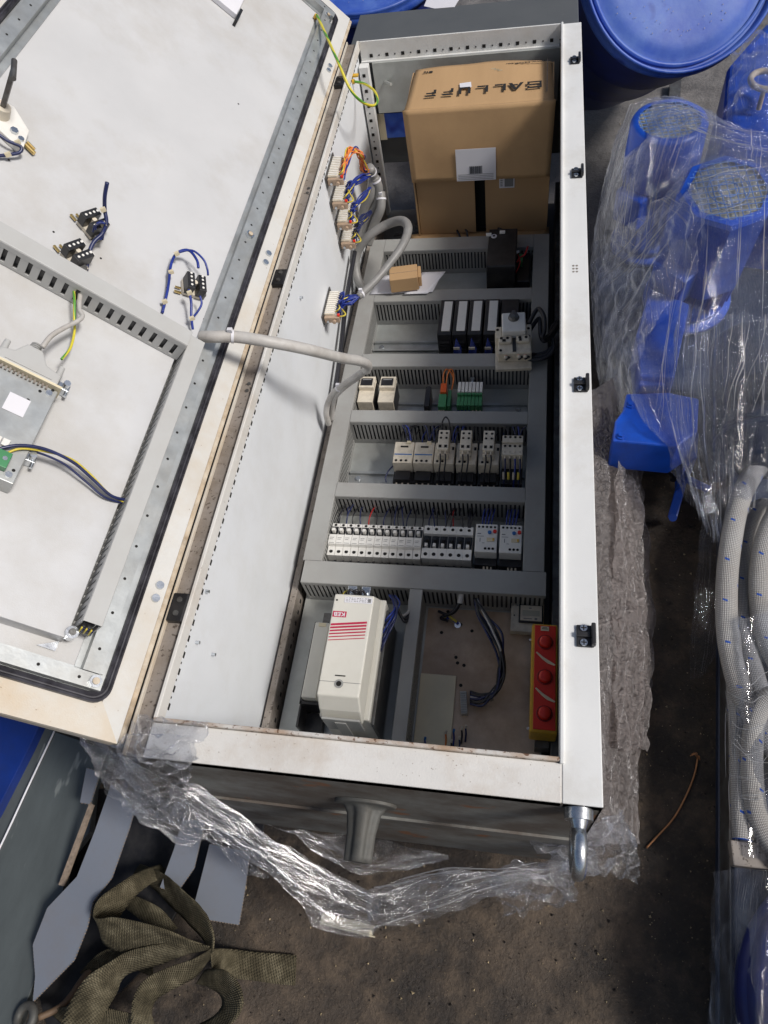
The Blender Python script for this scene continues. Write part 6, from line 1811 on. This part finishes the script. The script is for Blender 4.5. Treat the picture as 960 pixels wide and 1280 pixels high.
coil('braided_hose', 'pale braided hose curling down to the bottom of the coil at the edge', [(1000, 880, .20), (965, 870, .19), (945, 900, .17), (940, 960, .155), (950, 1030, .15), (985, 1080, .15)], .018)
coil('braided_hose', 'thin braided hose between the straight one and the curl', [(932, 880, .125), (940, 940, .125), (947, 1000, .125), (955, 1060, .125)], .012)
coil('braided_hose', 'grey braided hose lowest in the coil under the arc', [(990, 700, .14), (965, 640, .14), (945, 640, .14), (930, 700, .14), (930, 780, .135), (945, 850, .135), (965, 905, .135), (1000, 1000, .135)], .018)
sheet_obj('stretch_film', 'misty film stretched over the coiled braided hoses', 'plastic film',
    [[(903, 770, .12), (930, 770, .21), (965, 760, .23), (1010, 740, .23)],
     [(905, 850, .12), (930, 850, .19), (965, 850, .20), (1010, 840, .2)],
     [(908, 930, .11), (932, 930, .17), (965, 935, .18), (1010, 930, .18)],
     [(912, 1010, .11), (935, 1010, .16), (965, 1010, .17), (1010, 1010, .17)],
     [(908, 1075, .10), (935, 1070, .15), (965, 1075, .16), (1010, 1080, .16)]],
    'film', 80, 80, .006, 16, 61, edge=.006)
b = MB(); Q = [at(912, 1050, .13), at(1000, 1062, .13), at(1000, 1092, .13), at(916, 1082, .13)]
b.prism([(p.x, p.y) for p in Q], .1125, .135); tag(b.build('wooden_slat', M['frame_brown'], None, bevel=.002), 'brown slat lying across the pallet at the hose ends', 'slat')
t = thing('plastic_drum', 'dark blue drum under film at the lower right corner', 'drum', (1.05, -.12, .113), 'blue drums')
b = MB(); b.lathe(at(1125, 1290, .16) * 1.0, (0, 0, 1), [(0, -.045), (.205, -.045), (.215, -.03), (.215, .0), (.21, .03), (.195, .04), (0, .042)], 64); b.build('drum_body', M['drum_side'], t)
b = MB(); b.lathe(at(1125, 1290, .16), (0, 0, 1), [(.215, .005), (.222, .012), (.215, .022), (.205, .026)], 64); b.build('rim', M['drum_side'], t)
sheet_obj('stretch_film', 'thin film hanging over the lower right drum and the pallet side', 'plastic film',
    [[(890, 1090, .08), (920, 1085, .15), (960, 1085, .21), (1010, 1085, .22)], [(886, 1150, .06), (915, 1150, .12), (955, 1150, .23), (1010, 1150, .23)], [(884, 1220, .05), (915, 1220, .12), (950, 1220, .22), (1010, 1220, .23)], [(884, 1300, .04), (915, 1300, .12), (950, 1300, .2), (1010, 1300, .2)]],
    'film', 60, 50, .007, 12, 67)

F_ = fam([(903, 780, .13), (925, 800, .21), (960, 790, .23), (1005, 770, .23)], [(915, 1000, .15), (935, 1000, .17), (965, 990, .18), (1005, 970, .18)], 16)
F_ += fam([(903, 860, .13), (906, 930, .13), (905, 1010, .13), (903, 1090, .12)], [(950, 860, .19), (955, 930, .18), (950, 1010, .17), (950, 1090, .16)], 12)
folds('film_folds', 'thin stretched folds in the film over the coiled hoses', F_, .0003, .0009)
F_ = fam([(212, 958, .50), (262, 990, .46), (330, 1040, .41), (392, 1080, .36), (455, 1108, .35)], [(220, 1000, .38), (270, 1036, .33), (335, 1078, .30), (388, 1120, .27), (440, 1158, .22)], 8, (0, .5), (.5, 1), 2)
F_ += fam([(462, 1108, .35), (512, 1096, .36), (578, 1084, .37), (645, 1080, .38), (715, 1068, .37)], [(468, 1160, .22), (518, 1140, .23), (584, 1118, .29), (648, 1102, .28), (710, 1090, .31)], 7, (0, .5), (.5, 1), 2)
folds('film_folds', 'tight white folds running along the belt of film at the near end', F_, .0003, .0012)
# ------------------------------------------------------------------ lower left: boards, grey carton strips, webbing
def slab(name, label, pix, z, th_, m, cat, parent=None, bev=.001, tilt=None):
    Q = [at(*(list(q) + [z] if len(q) == 2 else q)) for q in pix]
    b = MB(); n = len(Q)
    vs = [tuple(p) for p in Q] + [(p.x, p.y, p.z - th_) for p in Q]
    b.add(vs, [tuple(range(n)), tuple(range(n, 2 * n))[::-1]] + [(k, (k + 1) % n, n + (k + 1) % n, n + k) for k in range(n)])
    o = b.build(name, M[m], parent, bevel=bev)
    if cat: tag(o, label, cat)
    return o, Q
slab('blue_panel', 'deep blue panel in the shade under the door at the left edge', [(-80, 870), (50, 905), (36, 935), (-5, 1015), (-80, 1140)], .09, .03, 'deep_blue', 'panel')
t = thing('steel_panel', 'grey-green steel panel with a bright scratched folded edge at the lower left', 'panel', tuple(at(60, 1000, .12)))
slab('panel_face', None, [(69, 915), (135, 938), (118, 985), (112, 1040), (84, 1075), (78, 1120), (60, 1180), (30, 1262), (5, 1340), (-70, 1340), (-70, 1200), (2, 1058)], .075, .02, 'grey_board', None, t)
slab('flange', None, [(48, 906), (67, 913), (0, 1054), (-70, 1196), (-70, 1150), (-2, 1018)], .066, .02, 'grey_board', None, t)
b = MB(); b.tube([at(68, 914, .077), at(35, 984, .077), at(1, 1057, .077), at(-70, 1200, .077)], .0022, 6, 0, 3); b.build('bright_edge', M['paper'], t)
def atp(u, v, z0, k, y0):
    d = ray(u, v)
    return CAMLOC + d * ((z0 - k * y0 + k * CAMLOC.y - CAMLOC.z) / (d.z - k * d.y))
def strip(label, pix, th_=.005, core=True):
    Q0 = [at(*q) for q in pix]
    lo = min(Q0, key=lambda p: p.y); hi = max(Q0, key=lambda p: p.y); k_ = (hi.z - lo.z) / max(.02, hi.y - lo.y)
    Q = [atp(q[0], q[1], lo.z, k_, lo.y) for q in pix]
    t = thing('cardboard_strip', label, 'cardboard', tuple(Q[0]), 'grey coated cardboard strips')
    b = MB(); n = len(Q)
    vs = [tuple(p) for p in Q] + [(p.x, p.y, p.z - th_ * .25) for p in Q]
    F = [tuple(range(n)), tuple(range(n, 2 * n))[::-1]] + [(k, (k + 1) % n, n + (k + 1) % n, n + k) for k in range(n)]
    b.add(vs, F); b.build('grey_liner', M['carton_grey'], t)
    b = MB(); vs2 = [(p.x, p.y, p.z - th_ * .75) for p in Q] + [(p.x, p.y, p.z - th_) for p in Q]
    b.add(vs2, F); b.build('grey_liner', M['carton_grey'], t)
    b = MB()
    for k in range(n):
        p, q = Q[k], Q[(k + 1) % n]; L = (q - p).length; m_ = max(1, int(L / .0055)); d = (q - p) / m_
        s_ = Vector((0, 0, 1)).cross(d).normalized()
        for i in range(m_):
            c = p + d * (i + .5)
            b.box(-.0009, .0009, -.0012, .0012, -th_ * .74, -th_ * .26, 0, frameM(c, d.normalized(), s_, (0, 0, 1)))
    b.build('corrugated_core', M['carton_core'], t, kind='stuff')
    return t
strip('long bent grey cardboard strip with a pointed ragged end beside the webbing', [(139, 980, .17), (168, 1010, .17), (161, 1035, .16), (139, 1097, .14), (116, 1127, .13), (108, 1160, .12), (92, 1200, .11), (41, 1252, .09), (44, 1220, .09), (41, 1181, .10), (59, 1135, .11), (96, 1096, .13), (118, 1040, .15)])
strip('thin grey cardboard strip standing in the shade left of the long strip', [(108, 960, .15), (125, 965, .15), (112, 1005, .14), (100, 1003, .14)])
strip('narrow grey cardboard strip with a torn end below the bunched film', [(228, 1025, .14), (256, 1025, .14), (242, 1085, .10), (223, 1112, .09), (214, 1106, .09), (207, 1112, .09), (200, 1109, .09), (218, 1060, .12)])
strip('broad grey cardboard strip with square end right of the webbing', [(262, 1055, .12), (312, 1065, .12), (306, 1110, .09), (298, 1156, .07), (262, 1150, .07), (239, 1145, .07), (252, 1095, .1)])
b = MB(); Q = [at(*q) for q in ((112, 1003, .14), (117, 1006, .14), (80, 1108, .1), (73, 1106, .1))]
vs = [tuple(p) for p in Q] + [(p.x, p.y, p.z - .005) for p in Q]
b.add(vs, [(0, 1, 2, 3), (7, 6, 5, 4), (0, 4, 5, 1), (1, 5, 6, 2), (2, 6, 7, 3), (3, 7, 4, 0)])
tag(b.build('cardboard_strip', M['carton_core'], None), 'dark raw edge of a cardboard sheet in the shade', 'cardboard', 'grey coated cardboard strips')
slab('shade_sheet', 'added dark sheet standing in for shade on the floor behind the strips', [(120, 985), (230, 1000), (330, 1030), (320, 1090), (225, 1130), (190, 1200), (150, 1240), (60, 1290), (50, 1250), (70, 1120)], .012, .008, 'black_plastic', 'sheet')  # added dark slab, puts shade under the strips and straps
def ribbon(pairs, parent, thick=.0022, sub=8, name='strap'):
    A = smooth_path([at(*p[0]) for p in pairs], sub); B = smooth_path([at(*p[1]) for p in pairs], sub)
    n = len(A) - 1; ln = [0]
    for i in range(n): ln.append(ln[-1] + ((A[i + 1] + B[i + 1]) / 2 - (A[i] + B[i]) / 2).length)
    b = MB(); K = 6
    vs = []
    for i in range(n + 1):
        d = (A[min(i + 1, n)] - A[max(i - 1, 0)]); s_ = (B[i] - A[i]); nr = d.cross(s_); nr = nr.normalized() if nr.length > 1e-9 else Vector((0, 0, 1))
        for k in range(K + 1):
            f = k / K; vs.append(A[i].lerp(B[i], f) + nr * (.004 * math.sin(PI * f) * mn.noise(A[i] * 14) + .0012 * mn.noise(A[i].lerp(B[i], f) * 60)))
    fs = []; uv = []
    for i in range(n):
        for k in range(K):
            a = i * (K + 1) + k; fs.append((a, a + K + 1, a + K + 2, a + 1))
            uv.append(((k / K, ln[i]), (k / K, ln[i + 1]), ((k + 1) / K, ln[i + 1]), ((k + 1) / K, ln[i])))
    b.add(vs, fs, 0, True, None, uv)
    return b.build(name, M['webbing'], parent, recalc=False, solid=thick)
t = thing('webbing_sling', 'tangled olive green webbing lifting sling on the floor', 'lifting sling', tuple(at(200, 1190, .02)))
ribbon([((200, 1080, .06), (214, 1092, .05)), ((176, 1088, .10), (190, 1104, .09)), ((150, 1104, .14), (168, 1122, .11)), ((124, 1124, .16), (154, 1140, .11)), ((117, 1142, .16), (140, 1160, .10)), ((122, 1148, .17), (128, 1174, .12)), ((140, 1146, .18), (142, 1186, .12)), ((165, 1150, .18), (165, 1188, .12)), ((207, 1161, .17), (204, 1187, .12)), ((238, 1174, .15), (236, 1184, .13)), ((260, 1182, .13), (258, 1186, .12))], t)
ribbon([((176, 1080, .04), (168, 1092, .03)), ((205, 1092, .10), (190, 1108, .06)), ((235, 1118, .14), (214, 1132, .08)), ((258, 1142, .15), (240, 1158, .10)), ((268, 1170, .14), (256, 1176, .10)), ((267, 1192, .12), (256, 1186, .11))], t)
ribbon([((262, 1184, .14), (260, 1188, .12)), ((235, 1180, .14), (232, 1194, .12)), ((200, 1181, .14), (194, 1208, .10)), ((160, 1190, .13), (164, 1216, .10)), ((136, 1204, .13), (152, 1226, .10)), ((108, 1222, .13), (146, 1242, .10)), ((88, 1252, .12), (132, 1266, .10)), ((72, 1290, .12), (118, 1300, .10))], t)
ribbon([((264, 1186, .13), (262, 1200, .10)), ((240, 1200, .12), (244, 1222, .08)), ((205, 1212, .12), (214, 1238, .09)), ((180, 1226, .12), (196, 1250, .09)), ((166, 1250, .11), (190, 1268, .09)), ((163, 1285, .10), (200, 1295, .08))], t)
ribbon([((262, 1186, .10), (266, 1214, .07)), ((288, 1186, .03), (286, 1222, .02)), ((320, 1190, .014), (318, 1226, .012)), ((350, 1192, .010), (346, 1230, .010)), ((371, 1194, .009), (369, 1232, .009))], t)
ribbon([((258, 1212, .06), (246, 1230, .05)), ((280, 1212, .10), (262, 1234, .07)), ((299, 1230, .12), (276, 1244, .08)), ((304, 1256, .12), (278, 1258, .08)), ((292, 1278, .11), (268, 1270, .08)), ((262, 1300, .10), (250, 1280, .07))], t)
ribbon([((150, 1130, .05), (170, 1120, .05)), ((175, 1150, .06), (200, 1135, .06)), ((200, 1175, .05), (222, 1160, .05))], t)
ribbon([((60, 1262, .06), (84, 1284, .04)), ((112, 1256, .09), (120, 1284, .06)), ((170, 1268, .09), (160, 1300, .06))], t)
ribbon([((100, 1215, .05), (122, 1232, .04)), ((135, 1186, .08), (150, 1206, .05)), ((190, 1196, .05), (192, 1222, .04))], t)
t = thing('shackle', 'rusty steel ring at the bottom left corner', 'ring', tuple(at(33, 1275, .08)))
P = at(32, 1272, .09); b = MB(); vs = []
for i in range(32):
    for j in range(12):
        a_ = 2 * PI * i / 32; c_ = 2 * PI * j / 12; r = .018 + .0075 * math.cos(c_)
        vs.append(P + Vector((r * math.cos(a_), r * math.sin(a_), .0075 * math.sin(c_) + .006 * math.cos(a_))))
b.add(vs, [(i * 12 + j, ((i + 1) % 32) * 12 + j, ((i + 1) % 32) * 12 + (j + 1) % 12, i * 12 + (j + 1) % 12) for i in range(32) for j in range(12)], 0, True)
b.build('ring', M['old_iron'], t)
b = MB(); b.tube([at(48, 1272, .08), at(80, 1255, .06), at(110, 1215, .05), at(140, 1190, .05)], .006, 8, 0, 6); b.build('pin', M['wood'], t)
